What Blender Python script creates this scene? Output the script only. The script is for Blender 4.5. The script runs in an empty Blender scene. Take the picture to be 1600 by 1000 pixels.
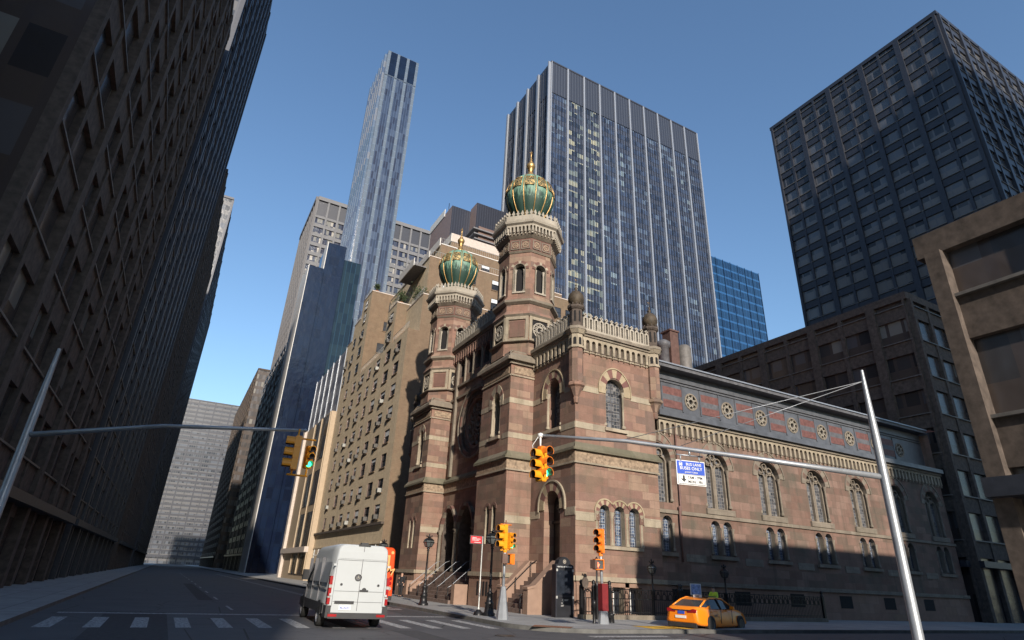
import bpy, math, random
from mathutils import Vector, Matrix
from mathutils.geometry import tessellate_polygon
random.seed(7)
S = bpy.context.scene
PI = math.pi
# ------------------------------------------------------------------ camera
CAM_Z = 1.9
YAW, PITCH, ROLL, FPX = 1.08267, 0.41704, 0.046627, 907.1
cy_, sy_, cp_, sp_ = math.cos(YAW), math.sin(YAW), math.cos(PITCH), math.sin(PITCH)
FW = Vector((cy_*cp_, sy_*cp_, sp_)); RT = Vector((sy_, -cy_, 0)); UP = RT.cross(FW)
RT2 = RT*math.cos(ROLL)+UP*math.sin(ROLL); UP2 = UP*math.cos(ROLL)-RT*math.sin(ROLL)
cam = bpy.data.cameras.new('camera'); cam.lens = FPX/1600*36; cam.sensor_width = 36
cam.clip_start = .1; cam.clip_end = 5000
co = bpy.data.objects.new('camera', cam); S.collection.objects.link(co)
co.matrix_world = Matrix(((RT2.x, UP2.x, -FW.x, 0), (RT2.y, UP2.y, -FW.y, 0), (RT2.z, UP2.z, -FW.z, CAM_Z), (0, 0, 0, 1)))
S.camera = co
# ------------------------------------------------------------------ light
SUN_EL = math.radians(23)
SUN_AZ = math.radians(13)          # light travels towards +Y, leaning this much to +X
ld = Vector((math.sin(SUN_AZ)*math.cos(SUN_EL), math.cos(SUN_AZ)*math.cos(SUN_EL), -math.sin(SUN_EL)))
sun = bpy.data.lights.new('sun', 'SUN'); sun.energy = 4.2; sun.angle = math.radians(.9); sun.color = (1, .9, .77)
so = bpy.data.objects.new('sun', sun); S.collection.objects.link(so)
so.rotation_euler = ld.to_track_quat('-Z', 'Y').to_euler(); so.location = (0, -20, 60)
W = bpy.data.worlds.new('World'); S.world = W; W.use_nodes = True
wn = W.node_tree.nodes; sky = wn.new('ShaderNodeTexSky'); sky.sky_type = 'NISHITA'; sky.sun_disc = False
sky.sun_elevation = SUN_EL
sd = -ld
sky.sun_rotation = math.atan2(sd.x, sd.y)
sky.air_density = 1.3; sky.dust_density = .3; sky.ozone_density = 4.5
W.node_tree.links.new(sky.outputs[0], wn['Background'].inputs[0]); wn['Background'].inputs[1].default_value = .13
S.view_settings.view_transform = 'Standard'; S.view_settings.look = 'None'; S.view_settings.gamma = 1
S.view_settings.exposure = 0.48
# ------------------------------------------------------------------ materials
MT = {}
def newmat(name):
    m = bpy.data.materials.new(name); m.use_nodes = True; MT[name] = m
    return m, m.node_tree, m.node_tree.nodes['Principled BSDF']
def N(t, ty, **k):
    n = t.nodes.new(ty)
    for a, b in k.items(): setattr(n, a, b)
    return n
def coords(t):
    g = N(t, 'ShaderNodeNewGeometry')
    c = N(t, 'ShaderNodeVectorMath', operation='CROSS_PRODUCT'); c.inputs[1].default_value = (0, 0, 1)
    t.links.new(g.outputs['True Normal'], c.inputs[0])
    n = N(t, 'ShaderNodeVectorMath', operation='NORMALIZE'); t.links.new(c.outputs[0], n.inputs[0])
    d = N(t, 'ShaderNodeVectorMath', operation='DOT_PRODUCT')
    t.links.new(g.outputs['Position'], d.inputs[0]); t.links.new(n.outputs[0], d.inputs[1])
    s = N(t, 'ShaderNodeSeparateXYZ'); t.links.new(g.outputs['Position'], s.inputs[0])
    k = N(t, 'ShaderNodeCombineXYZ'); t.links.new(d.outputs['Value'], k.inputs[0]); t.links.new(s.outputs[2], k.inputs[1])
    return k.outputs[0], g.outputs['Position'], d.outputs['Value'], s
def ramp(t, fac, stops, mode='LINEAR'):
    r = N(t, 'ShaderNodeValToRGB'); r.color_ramp.interpolation = mode
    e = r.color_ramp.elements
    while len(e) < len(stops): e.new(.5)
    for i, (p, c) in enumerate(stops): e[i].position = p; e[i].color = (*c, 1)
    t.links.new(fac, r.inputs[0]); return r.outputs[0]
def noise(t, vec, sc, det=4, rough=.6):
    n = N(t, 'ShaderNodeTexNoise'); n.inputs['Scale'].default_value = sc; n.inputs['Detail'].default_value = det
    n.inputs['Roughness'].default_value = rough
    if vec is not None: t.links.new(vec, n.inputs['Vector'])
    return n.outputs[0]
def mixc(t, fac, a, b, mode='MIX'):
    m = N(t, 'ShaderNodeMix', data_type='RGBA', blend_type=mode)
    for s, v in ((m.inputs[0], fac), (m.inputs[6], a), (m.inputs[7], b)):
        if isinstance(v, (int, float)): s.default_value = v
        elif isinstance(v, tuple): s.default_value = (*v, 1)
        else: t.links.new(v, s)
    return m.outputs[2]
def math_(t, op, a, b=None):
    m = N(t, 'ShaderNodeMath', operation=op)
    for i, v in enumerate((a, b)):
        if v is None: continue
        if isinstance(v, (int, float)): m.inputs[i].default_value = v
        else: t.links.new(v, m.inputs[i])
    return m.outputs[0]
def bump(t, b, h, s=.3, d=.02):
    n = N(t, 'ShaderNodeBump'); n.inputs['Strength'].default_value = s; n.inputs['Distance'].default_value = d
    t.links.new(h, n.inputs['Height']); t.links.new(n.outputs[0], b.inputs['Normal'])
def plain(name, col, rough=.6, metal=0, var=.25, sc=3, bmp=.15, emit=None, alpha=None):
    m, t, b = newmat(name)
    _, pos, _, _ = coords(t)
    n = noise(t, pos, sc)
    dk = tuple(c*(1-var) for c in col); lt = tuple(min(1, c*(1+var)) for c in col)
    t.links.new(ramp(t, n, [(.3, dk), (.7, lt)]), b.inputs['Base Color'])
    b.inputs['Roughness'].default_value = rough; b.inputs['Metallic'].default_value = metal
    if bmp: bump(t, b, noise(t, pos, sc*8), bmp, .01)
    if emit: b.inputs['Emission Color'].default_value = (*emit[0], 1); b.inputs['Emission Strength'].default_value = emit[1]
    return m
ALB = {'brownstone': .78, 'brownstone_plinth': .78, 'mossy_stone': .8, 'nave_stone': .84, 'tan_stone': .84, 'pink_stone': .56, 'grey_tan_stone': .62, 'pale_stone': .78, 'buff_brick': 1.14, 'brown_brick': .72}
DES = {'brownstone': .1, 'brownstone_plinth': .08, 'tan_stone': .3, 'pink_stone': .1, 'mossy_stone': .2}
def stone(name, stops, bw, bh, mortar=(.2, .15, .12), msize=.012, stain=.35, stainc=(.12, .12, .08), squash=1.0, freq=2, rough=.85, bmp=.4, mortarmix=.5):
    m, t, b = newmat(name)
    uv, pos, u, s = coords(t)
    br = N(t, 'ShaderNodeTexBrick'); t.links.new(uv, br.inputs['Vector'])
    br.inputs['Color1'].default_value = (0, 0, 0, 1); br.inputs['Color2'].default_value = (1, 1, 1, 1); br.inputs['Mortar'].default_value = (.5, .5, .5, 1)
    br.inputs['Scale'].default_value = 1; br.inputs['Brick Width'].default_value = bw; br.inputs['Row Height'].default_value = bh
    br.inputs['Mortar Size'].default_value = msize; br.inputs['Mortar Smooth'].default_value = .3
    br.offset = .5; br.offset_frequency = 2; br.squash = squash; br.squash_frequency = freq
    k_ = ALB.get(name, 1); g_ = DES.get(name, 0)
    def tone(q): l = sum(q)/3; w_ = (1.04, .985, .93) if name in ('brownstone', 'nave_stone', 'brownstone_plinth', 'pink_stone') else (1, 1, 1); return tuple((v+(l-v)*g_)*k_*u_ for v, u_ in zip(q, w_))
    stops = [(p, tone(q)) for p, q in stops]; mortar = tone(mortar)
    if len(stops) > 3:
        av = [sum(q[i] for _, q in stops)/len(stops) for i in range(3)]
        stops = [(p, tuple(v+(a_-v)*.22 for v, a_ in zip(q, av))) for p, q in stops]
    c = ramp(t, br.outputs[0], stops, 'CONSTANT' if len(stops) > 3 else 'LINEAR')
    n1 = noise(t, pos, 1.3, 6, .7)
    c = mixc(t, .55, c, ramp(t, n1, [(.28, (.45, .42, .42)), (.72, (1, 1, 1))]), 'MULTIPLY')
    c = mixc(t, math_(t, 'MULTIPLY', br.outputs['Fac'], mortarmix), c, mortar)
    n2 = noise(t, pos, .35, 5, .65)
    c = mixc(t, math_(t, 'MULTIPLY', ramp(t, n2, [(.5, (0, 0, 0)), (.72, (1, 1, 1))]), stain), c, stainc)
    mp = N(t, 'ShaderNodeMapping'); mp.inputs['Scale'].default_value = (2.2, 2.2, .16); t.links.new(pos, mp.inputs[0])
    c = mixc(t, math_(t, 'MULTIPLY', ramp(t, noise(t, mp.outputs[0], 1.0, 5, .7), [(.52, (0, 0, 0)), (.75, (1, 1, 1))]), stain*.9), c, tuple(v*.6 for v in stainc))
    c = mixc(t, .45, c, ramp(t, noise(t, pos, 22, 4, .8), [(.3, (.62, .6, .6)), (.7, (1, 1, 1))]), 'MULTIPLY')
    t.links.new(c, b.inputs['Base Color']); b.inputs['Roughness'].default_value = rough
    h = math_(t, 'SUBTRACT', noise(t, pos, 9, 5), br.outputs['Fac'])
    bump(t, b, h, bmp, .03)
    return m
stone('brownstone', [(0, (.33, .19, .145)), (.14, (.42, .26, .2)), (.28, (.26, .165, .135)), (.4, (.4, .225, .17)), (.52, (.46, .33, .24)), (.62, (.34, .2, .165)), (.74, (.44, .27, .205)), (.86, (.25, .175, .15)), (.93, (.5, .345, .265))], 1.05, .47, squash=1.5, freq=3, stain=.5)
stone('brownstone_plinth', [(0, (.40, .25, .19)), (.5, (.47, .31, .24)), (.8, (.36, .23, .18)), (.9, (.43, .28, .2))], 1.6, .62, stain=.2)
stone('nave_stone', [(0, (.24, .15, .12)), (.2, (.31, .2, .165)), (.4, (.20, .15, .12)), (.6, (.28, .185, .15)), (.8, (.35, .24, .2))], 1.3, .52, stain=.75, stainc=(.1, .1, .075))  # darker than the corner stone: the nave's shade is put into the colour
stone('tan_stone', [(0, (.52, .42, .26)), (.5, (.6, .49, .32)), (.8, (.48, .38, .25))], .7, .6, stain=.4, mortarmix=.3)
stone('pink_stone', [(0, (.32, .165, .14)), (1, (.37, .2, .16))], .7, .9, stain=.25, mortarmix=.2)
stone('voussoir_tan', [(0, (.42, .34, .22)), (1, (.5, .41, .28))], .7, .6, stain=.15, mortarmix=.1)
stone('voussoir_red', [(0, (.2, .095, .085)), (1, (.25, .12, .1))], .7, .6, stain=.15, mortarmix=.1)
stone('mossy_stone', [(0, (.2, .19, .11)), (1, (.33, .28, .19))], 1.2, .6, stain=.6, mortarmix=.3)
stone('grey_tan_stone', [(0, (.38, .32, .25)), (1, (.5, .43, .34))], .6, .5, stain=.4, mortarmix=.2)
stone('pale_stone', [(0, (.55, .5, .41)), (1, (.66, .6, .5))], .6, .5, stain=.2, mortarmix=.2)
stone('buff_brick', [(0, (.66, .54, .37)), (.5, (.74, .62, .44)), (1, (.7, .56, .39))], .24, .085, mortar=(.42, .36, .28), msize=.006, stain=.12, stainc=(.4, .32, .2), bmp=.2)  # paler brick for the avenue faces, sunlight put into its colour
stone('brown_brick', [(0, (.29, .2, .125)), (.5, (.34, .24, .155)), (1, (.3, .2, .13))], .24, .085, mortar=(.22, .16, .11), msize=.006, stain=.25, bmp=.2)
plain('carved_ornament', (.27, .2, .14), .85, var=.5, sc=5, bmp=.6)
plain('dark_void', (.012, .011, .012), .9, var=.1)
plain('door_wood', (.025, .018, .016), .5, var=.4)
plain('dark_stone', (.09, .07, .058), .9, var=.4)
plain('slate_metal', (.12, .125, .14), .45, .3, var=.25, sc=1.2)
plain('slate_red', (.14, .06, .052), .6, var=.35, sc=4)
plain('slate_dark', (.1, .1, .11), .6, var=.3)
plain('roof_red', (.2, .08, .065), .7)
plain('gold', (.5, .32, .13), .45, .8, var=.25, sc=6)
plain('black_iron', (.018, .018, .02), .4, .3, var=.3)
plain('steel_pole', (.36, .38, .41), .45, .5, var=.12)
plain('signal_yellow', (.85, .34, .015), .4, var=.08, bmp=0)
plain('signal_orange', (.85, .22, .02), .4, var=.08, bmp=0)
plain('lens_dark', (.03, .02, .02), .3, var=.1)
plain('green_light', (.05, .6, .25), .4, emit=((.05, 1, .45), 2.2), bmp=0)
plain('red_hand_light', (.8, .15, .1), .4, emit=((1, .12, .05), 3), bmp=0)
plain('white_paint', (.75, .76, .76), .35, var=.05, bmp=0)
plain('van_white', (.46, .485, .5), .28, .0, var=.03, sc=1, bmp=0)
plain('van_white_shaded', (.35, .38, .42), .3, .3, var=.05, sc=1, bmp=0)  # greyer van white, shade of the left side painted in
plain('black_plastic', (.03, .03, .033), .5, var=.2)
plain('tyre', (.02, .02, .02), .85)
plain('rim', (.4, .4, .42), .35, .8)
plain('red_lens', (.3, .012, .015), .2, bmp=0)
plain('white_lens', (.4, .38, .37), .2, bmp=0)
plain('car_glass', (.02, .025, .03), .05, .0, bmp=0)
plain('taxi_orange', (.82, .235, .012), .25, var=.04, sc=1, bmp=0)
plain('bus_orange', (.72, .075, .015), .35, var=.06, bmp=0)
plain('bus_pale', (.85, .4, .15), .35, var=.06, bmp=0)
plain('chrome', (.6, .6, .62), .15, 1, bmp=0)
plain('sign_blue', (.03, .09, .5), .5, bmp=0, var=.05)
plain('sign_red', (.55, .02, .03), .5, bmp=0, var=.05)
plain('maroon_wrap', (.17, .012, .016), .6)
plain('kiosk_black', (.012, .013, .018), .55, bmp=0)
plain('stair_stone', (.17, .12, .1), .8, var=.25, sc=4)
plain('smooth_brownstone', (.29, .19, .14), .8, var=.12, sc=2)
plain('lamp_glass', (.1, .11, .11), .1, var=.2)
plain('concrete_grey', (.17, .17, .18), .8)
plain('concrete_pink', (.14, .135, .14), .8)
plain('aluminium', (.5, .5, .48), .5, .4, var=.15)
plain('vent_grey', (.13, .12, .11), .6)
plain('ac_grey', (.085, .08, .075), .6, .1)
plain('chimney_brick', (.1, .055, .045), .8)
plain('ac_pale', (.3, .3, .28), .6)
plain('white_concrete', (.62, .6, .57), .7, var=.12)
plain('pink_concrete', (.5, .43, .38), .7, var=.12)
plain('dark_glass', (.02, .025, .035), .08, bmp=0, var=.3)
plain('window_dark', (.035, .04, .05), .15, bmp=0, var=.5, sc=.8)
plain('blind', (.62, .64, .66), .6, bmp=0, var=.1)
plain('silver_pier', (.3, .32, .36), .4, .35, var=.08)
plain('charcoal_panel', (.035, .038, .05), .45, .2, var=.2)
plain('brown_metal', (.17, .11, .09), .5, .3, var=.2)
plain('panel_tan', (.4, .31, .215), .7, var=.08)
plain('skin', (.5, .3, .22), .6, bmp=0)
plain('hair', (.05, .035, .03), .8)
plain('cloth_black', (.015, .015, .018), .9)
plain('hivis', (.6, .95, .06), .7, bmp=0)
plain('trousers_navy', (.03, .035, .05), .9)
plain('leafy', (.05, .075, .03), .8, var=.5)
plain('bark', (.07, .05, .035), .9)
plain('rust', (.2, .09, .05), .8)
plain('tactile_yellow', (.6, .35, .03), .8)
plain('ad_blue', (.3, .4, .85), .4, var=.6, sc=6, bmp=0)
plain('copper_pipe', (.16, .09, .075), .6)
# patina dome
m, t, b = newmat('patina')
tc = N(t, 'ShaderNodeTexCoord'); sp = N(t, 'ShaderNodeSeparateXYZ'); t.links.new(tc.outputs['Object'], sp.inputs[0])
mp = N(t, 'ShaderNodeMapping'); mp.inputs['Scale'].default_value = (5, 5, .9); t.links.new(tc.outputs['Object'], mp.inputs[0])
n = noise(t, mp.outputs[0], 1.6, 5)
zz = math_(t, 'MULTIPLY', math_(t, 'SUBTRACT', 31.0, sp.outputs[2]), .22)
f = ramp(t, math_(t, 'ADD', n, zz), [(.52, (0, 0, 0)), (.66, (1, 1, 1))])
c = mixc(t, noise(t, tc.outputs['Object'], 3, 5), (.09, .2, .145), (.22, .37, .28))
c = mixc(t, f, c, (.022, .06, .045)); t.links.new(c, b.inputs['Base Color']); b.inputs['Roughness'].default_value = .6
# gold tracery square
m, t, b = newmat('gold_panel')
tc = N(t, 'ShaderNodeTexCoord'); v = N(t, 'ShaderNodeTexVoronoi', feature='DISTANCE_TO_EDGE'); v.inputs['Scale'].default_value = 5; t.links.new(tc.outputs['Object'], v.inputs[0])
c = ramp(t, v.outputs[0], [(.09, (.55, .38, .16)), (.16, (.05, .07, .045))]); t.links.new(c, b.inputs['Base Color']); b.inputs['Metallic'].default_value = .6; b.inputs['Roughness'].default_value = .4
# stained / leaded glass
def leaded(name, sc, cols, lead):
    m, t, b = newmat(name)
    uv, pos, u, s = coords(t)
    v = N(t, 'ShaderNodeTexVoronoi', feature='DISTANCE_TO_EDGE'); v.inputs['Scale'].default_value = sc; v.inputs['Randomness'].default_value = .25; t.links.new(uv, v.inputs[0])
    w = N(t, 'ShaderNodeTexVoronoi'); w.inputs['Scale'].default_value = sc; w.inputs['Randomness'].default_value = .25; t.links.new(uv, w.inputs[0])
    c = ramp(t, w.outputs['Color'], cols)
    c = mixc(t, ramp(t, v.outputs[0], [(.05, (1, 1, 1)), (.09, (0, 0, 0))]), c, lead)
    t.links.new(c, b.inputs['Base Color']); b.inputs['Roughness'].default_value = .35
leaded('leaded_glass', 4.5, [(.3, (.04, .045, .055)), (.5, (.12, .13, .15)), (.7, (.06, .06, .07)), (.85, (.2, .2, .21))], (.22, .21, .2))
leaded('lattice_glass', 6, [(.35, (.03, .045, .09)), (.6, (.1, .14, .22))], (.38, .4, .42))
# louvred copper bulkhead
def fins(name, c1, c2, w, rough=.5, metal=.2):
    m, t, b = newmat(name)
    uv, pos, u, s = coords(t)
    f = math_(t, 'FRACT', math_(t, 'MULTIPLY', u, 1/w))
    c = ramp(t, f, [(0, c1), (.55, c1), (.6, c2), (.95, c2), (1, c1)]); t.links.new(c, b.inputs['Base Color'])
    b.inputs['Roughness'].default_value = rough; b.inputs['Metallic'].default_value = metal
    bump(t, b, f, .5, .2)
fins('louvre_blue', (.03, .036, .055), (.055, .065, .09), 1.15)
fins('louvre_brown', (.16, .11, .1), (.3, .22, .2), .9)
fins('louvre_black', (.02, .024, .04), (.035, .04, .06), .9)
# glass curtain walls : random pane tone
def curtain(name, pw, ph, cols, rough=.12, metal=.0, mull=(.2, .22, .26), mw=.08, zo=0, frac=1.0, spand=(.1, .11, .13), tint=1):
    m, t, b = newmat(name)
    uv, pos, u, s = coords(t)
    fu = math_(t, 'FLOOR', math_(t, 'MULTIPLY', u, 1/pw)); zz = math_(t, 'MULTIPLY', math_(t, 'SUBTRACT', s.outputs[2], zo), 1/ph); fz = math_(t, 'FLOOR', zz)
    k = N(t, 'ShaderNodeCombineXYZ'); t.links.new(fu, k.inputs[0]); t.links.new(fz, k.inputs[1])
    wn_ = N(t, 'ShaderNodeTexWhiteNoise', noise_dimensions='2D'); t.links.new(k.outputs[0], wn_.inputs['Vector'])
    # slow clustering so that neighbouring panes share blinds or painted reflections
    big = noise(t, k.outputs[0], .23, 2)
    val = math_(t, 'ADD', math_(t, 'MULTIPLY', wn_.outputs[0], .55), math_(t, 'MULTIPLY', big, .6))
    c = ramp(t, val, cols, 'CONSTANT')
    fr = math_(t, 'FRACT', zz); fx = math_(t, 'FRACT', math_(t, 'MULTIPLY', u, 1/pw))
    if frac < 1: c = mixc(t, math_(t, 'GREATER_THAN', fr, frac), c, spand)
    c = mixc(t, math_(t, 'LESS_THAN', fx, mw), c, mull)
    t.links.new(c, b.inputs['Base Color']); b.inputs['Roughness'].default_value = rough; b.inputs['Metallic'].default_value = metal
    # every pane tilts a hair so that reflections break up
    nb = N(t, 'ShaderNodeBump'); nb.inputs['Strength'].default_value = .25; nb.inputs['Distance'].default_value = .3
    t.links.new(noise(t, pos, .35, 3), nb.inputs['Height']); t.links.new(nb.outputs[0], b.inputs['Normal'])
curtain('tower_glass', 1.15, 4.15, [(0, (.008, .014, .03)), (.4, (.02, .032, .065)), (.56, (.04, .06, .11)), (.78, (.1, .14, .2)), (.88, (.19, .25, .29))], mull=(.1, .12, .17))
curtain('tower_glass_reflection', 1.15, 4.15, [(0, (.01, .016, .03)), (.5, (.05, .07, .1)), (.62, (.16, .19, .18)), (.74, (.3, .3, .23)), (.85, (.36, .35, .25))], mull=(.1, .12, .17))  # pale yellowish panes: sunlit reflections painted into the glass colour
curtain('tower_spandrel', 1.15, 4.15, [(0, (.022, .03, .055)), (.5, (.03, .04, .07))], rough=.35, mull=(.14, .16, .2))
curtain('slim_glass', 1.03, 3.4, [(0, (.008, .014, .036)), (.3, (.016, .03, .066)), (.5, (.026, .045, .09)), (.62, (.01, .018, .045)), (.75, (.04, .062, .11))], rough=.3, mull=(.1, .15, .25), mw=.07)
curtain('slim_panel', 1.4, 3.4, [(0, (.1, .13, .17)), (.5, (.115, .145, .185))], rough=.25, mw=.0, frac=.95, spand=(.15, .2, .28))
curtain('slim_side', 1.5, 3.4, [(0, (.07, .1, .17)), (.35, (.1, .14, .21)), (.55, (.15, .17, .21)), (.7, (.08, .12, .18))], rough=.25, mull=(.15, .17, .21), mw=.25, frac=.95, spand=(.15, .2, .28))
curtain('blue_glass', 1.5, 3.6, [(0, (.004, .008, .022)), (.4, (.005, .01, .028)), (.65, (.006, .013, .034))], rough=.16, mull=(.004, .009, .022), mw=.06, frac=.8, spand=(.006, .012, .03))
curtain('blue_glass_pale', 1.5, 3.6, [(0, (.009, .03, .075)), (.5, (.012, .04, .095))], rough=.1, mull=(.03, .1, .25), mw=.06, frac=.8, spand=(.025, .09, .22))
curtain('teal_glass', 1.5, 3.6, [(0, (.008, .017, .026)), (.5, (.013, .026, .034))], rough=.1, mull=(.02, .05, .08), mw=.1)
curtain('brown_glass', 1.4, 4.5, [(0, (.05, .045, .05)), (.4, (.09, .07, .06)), (.55, (.05, .05, .07)), (.72, (.16, .11, .06))], rough=.15, mull=(.3, .27, .22), mw=.05)
curtain('grid_glass', 1.3, 5.2, [(0, (.02, .025, .05)), (.45, (.05, .06, .09)), (.66, (.2, .2, .19)), (.78, (.35, .33, .3))], rough=.2, mull=(.1, .1, .12), mw=.1)
curtain('stripe_panel', .9, 3.7, [(0, (.24, .24, .27)), (.5, (.3, .3, .33))], rough=.4, mull=(.12, .12, .15), mw=.3, frac=.55, spand=(.13, .13, .16))
curtain('office_dark', 1.6, 3.8, [(0, (.03, .028, .03)), (.4, (.05, .045, .045)), (.62, (.09, .085, .09)), (.8, (.2, .19, .17))], rough=.25, mull=(.07, .055, .05), mw=.2, frac=.6, spand=(.075, .058, .05))
curtain('office_grey', 1.6, 3.6, [(0, (.03, .035, .045)), (.4, (.06, .065, .075)), (.62, (.1, .11, .13))], rough=.2, mull=(.12, .12, .13), mw=.15, frac=.55, spand=(.14, .135, .135))
# ground materials
m, t, b = newmat('asphalt')
g = N(t, 'ShaderNodeNewGeometry'); P0 = g.outputs['Position']
c = ramp(t, noise(t, P0, 40, 6, .8), [(.3, (.055, .056, .062)), (.7, (.12, .121, .13))])
c = mixc(t, .6, c, ramp(t, noise(t, P0, .5, 6, .6), [(.3, (.55, .55, .58)), (.7, (1, 1, 1))]), 'MULTIPLY')
v = N(t, 'ShaderNodeTexVoronoi', feature='DISTANCE_TO_EDGE'); v.inputs['Scale'].default_value = .35; t.links.new(P0, v.inputs[0])
c = mixc(t, math_(t, 'LESS_THAN', v.outputs[0], .006), c, (.02, .02, .02)); t.links.new(c, b.inputs['Base Color']); b.inputs['Roughness'].default_value = .75
bump(t, b, noise(t, P0, 60, 4), .5, .01)
m, t, b = newmat('pavement')
g = N(t, 'ShaderNodeNewGeometry'); P0 = g.outputs['Position']
br = N(t, 'ShaderNodeTexBrick'); t.links.new(P0, br.inputs[0]); br.offset = 0; br.inputs['Scale'].default_value = 1; br.inputs['Brick Width'].default_value = 1.5; br.inputs['Row Height'].default_value = 1.5; br.inputs['Mortar Size'].default_value = .015
br.inputs['Color1'].default_value = (.3, .3, .3, 1); br.inputs['Color2'].default_value = (.36, .36, .355, 1); br.inputs['Mortar'].default_value = (.1, .1, .1, 1)
c = mixc(t, .7, br.outputs[0], ramp(t, noise(t, P0, 1.6, 7, .7), [(.3, (.6, .6, .6)), (.7, (1, 1, 1))]), 'MULTIPLY'); t.links.new(c, b.inputs['Base Color']); b.inputs['Roughness'].default_value = .8
bump(t, b, noise(t, P0, 30, 4), .3, .01)
m, t, b = newmat('road_paint')
g = N(t, 'ShaderNodeNewGeometry'); P0 = g.outputs['Position']
c = ramp(t, noise(t, P0, 9, 7, .8), [(.42, (.1, .1, .105)), (.6, (.55, .55, .55))]); t.links.new(c, b.inputs['Base Color']); b.inputs['Roughness'].default_value = .7
plain('asphalt_patch', (.045, .045, .05), .9, var=.3, sc=6)
plain('kerb_stone', (.12, .118, .112), .8, var=.3, sc=2)
# ------------------------------------------------------------------ mesh builder
class Fr:
    def __init__(s, x, y, ux, uy): s.o = Vector((x, y, 0)); s.u = Vector((ux, uy, 0)); s.n = Vector((uy, -ux, 0))
    def p(s, u, z, w=0): return s.o+s.u*u+s.n*w+Vector((0, 0, z))
def arch(cu, h, z0, sp, n=10, pt=0):
    # outline of an arched opening, anticlockwise; pt>0 gives a slightly pointed crown
    r = [(cu-h, z0), (cu+h, z0)]
    for i in range(n+1):
        a = PI*i/n
        r.append((cu+h*math.cos(a), sp+h*math.sin(a)*(1+pt*math.sin(a)**3)))
    return r
class Multi:
    # records boxes so that each becomes a part of its own
    def __init__(s): s.q = []
    def fbox(s, *a): s.q.append(('fbox', a))
    def ring(s, *a, **k): s.q.append(('ring', a, k))
    def parts(s, name, parent):
        for c in s.q:
            m_ = MB(); getattr(m_, c[0])(*c[1], **(c[2] if len(c) > 2 else {})); part(name, m_, parent)
class MB:
    def __init__(s): s.v = []; s.f = []; s.m = []; s.sm = []
    def face(s, pts, m, smooth=False):
        i = len(s.v); s.v += [Vector(p) for p in pts]; s.f.append(tuple(range(i, i+len(pts)))); s.m.append(m); s.sm.append(smooth)
    def box(s, x0, x1, y0, y1, z0, z1, m, mx=None, mt=None):
        p = lambda a, b, c: (a, b, c)
        s.face([p(x0, y1, z0), p(x0, y0, z0), p(x0, y0, z1), p(x0, y1, z1)], mx or m)
        s.face([p(x1, y0, z0), p(x1, y1, z0), p(x1, y1, z1), p(x1, y0, z1)], m)
        s.face([p(x0, y0, z0), p(x1, y0, z0), p(x1, y0, z1), p(x0, y0, z1)], m)
        s.face([p(x1, y1, z0), p(x0, y1, z0), p(x0, y1, z1), p(x1, y1, z1)], m)
        s.face([p(x0, y0, z1), p(x1, y0, z1), p(x1, y1, z1), p(x0, y1, z1)], mt or m)
        s.face([p(x0, y1, z0), p(x1, y1, z0), p(x1, y0, z0), p(x0, y0, z0)], m)
    def fbox(s, F, u0, u1, z0, z1, w0, w1, m):
        a = [F.p(u, z, w) for w in (w0, w1) for z in (z0, z1) for u in (u0, u1)]
        for q in ((4, 5, 7, 6), (1, 0, 2, 3), (0, 4, 6, 2), (5, 1, 3, 7), (6, 7, 3, 2), (0, 1, 5, 4)): s.face([a[i] for i in q], m)
    def fpoly(s, F, pts, w0, w1, m, back=False, mside=None):
        tri = tessellate_polygon([[Vector((a, b, 0)) for a, b in pts]])
        for t in tri: s.face([F.p(*pts[i], w1) for i in t], m)
        if back:
            for t in tri: s.face([F.p(*pts[i], w0) for i in reversed(t)], m)
        n = len(pts)
        if abs(w1-w0) > 1e-6:
            for i in range(n):
                a, b = pts[i], pts[(i+1) % n]
                s.face([F.p(*a, w0), F.p(*b, w0), F.p(*b, w1), F.p(*a, w1)], mside or m)
    def wall(s, F, outer, holes, m, w=0, depth=.4, mr=None):
        loops = [outer]+holes; flat = [q for l in loops for q in l]
        tri = tessellate_polygon([[Vector((a, b, 0)) for a, b in l] for l in loops])
        for t in tri: s.face([F.p(*flat[i], w) for i in t], m)
        for h in holes:
            n = len(h)
            for i in range(n):
                a, b = h[i], h[(i+1) % n]
                s.face([F.p(*a, w-depth), F.p(*b, w-depth), F.p(*b, w), F.p(*a, w)], mr or m)
    def ring(s, F, cu, sp, r0, r1, w0, w1, ms, n=9, jamb=0, a0=0, a1=PI, pt=0):
        k = max(1, 20//n)
        def q(r, a): return (cu+r*math.cos(a), sp+r*math.sin(a)*(1+pt*math.sin(a)**3))
        for i in range(n):
            mm = ms[i % len(ms)]
            for j in range(k):
                b0 = a0+(a1-a0)*(i+j/k)/n; b1 = a0+(a1-a0)*(i+(j+1)/k)/n
                A, B, Cc, D = q(r0, b0), q(r1, b0), q(r1, b1), q(r0, b1)
                s.face([F.p(*A, w1), F.p(*B, w1), F.p(*Cc, w1), F.p(*D, w1)], mm)
                s.face([F.p(*B, w0), F.p(*Cc, w0), F.p(*Cc, w1), F.p(*B, w1)], mm)
                s.face([F.p(*D, w0), F.p(*A, w0), F.p(*A, w1), F.p(*D, w1)], mm)
        if jamb:
            for sg in (-1, 1):
                a, b = sorted((cu+sg*r0, cu+sg*r1)); s.fbox(F, a, b, sp-jamb, sp, w0, w1, ms[0])
    def lathe(s, prof, c, n=16, m='gold', smooth=True, cap=False):
        P = [[Vector((c[0]+r*math.cos(2*PI*k/n), c[1]+r*math.sin(2*PI*k/n), c[2]+z)) for k in range(n)] for r, z in prof]
        for i in range(len(P)-1):
            for k in range(n):
                s.face([P[i][k], P[i][(k+1) % n], P[i+1][(k+1) % n], P[i+1][k]], m, smooth)
        if cap: s.face(P[-1], m); s.face(P[0][::-1], m)
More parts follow.
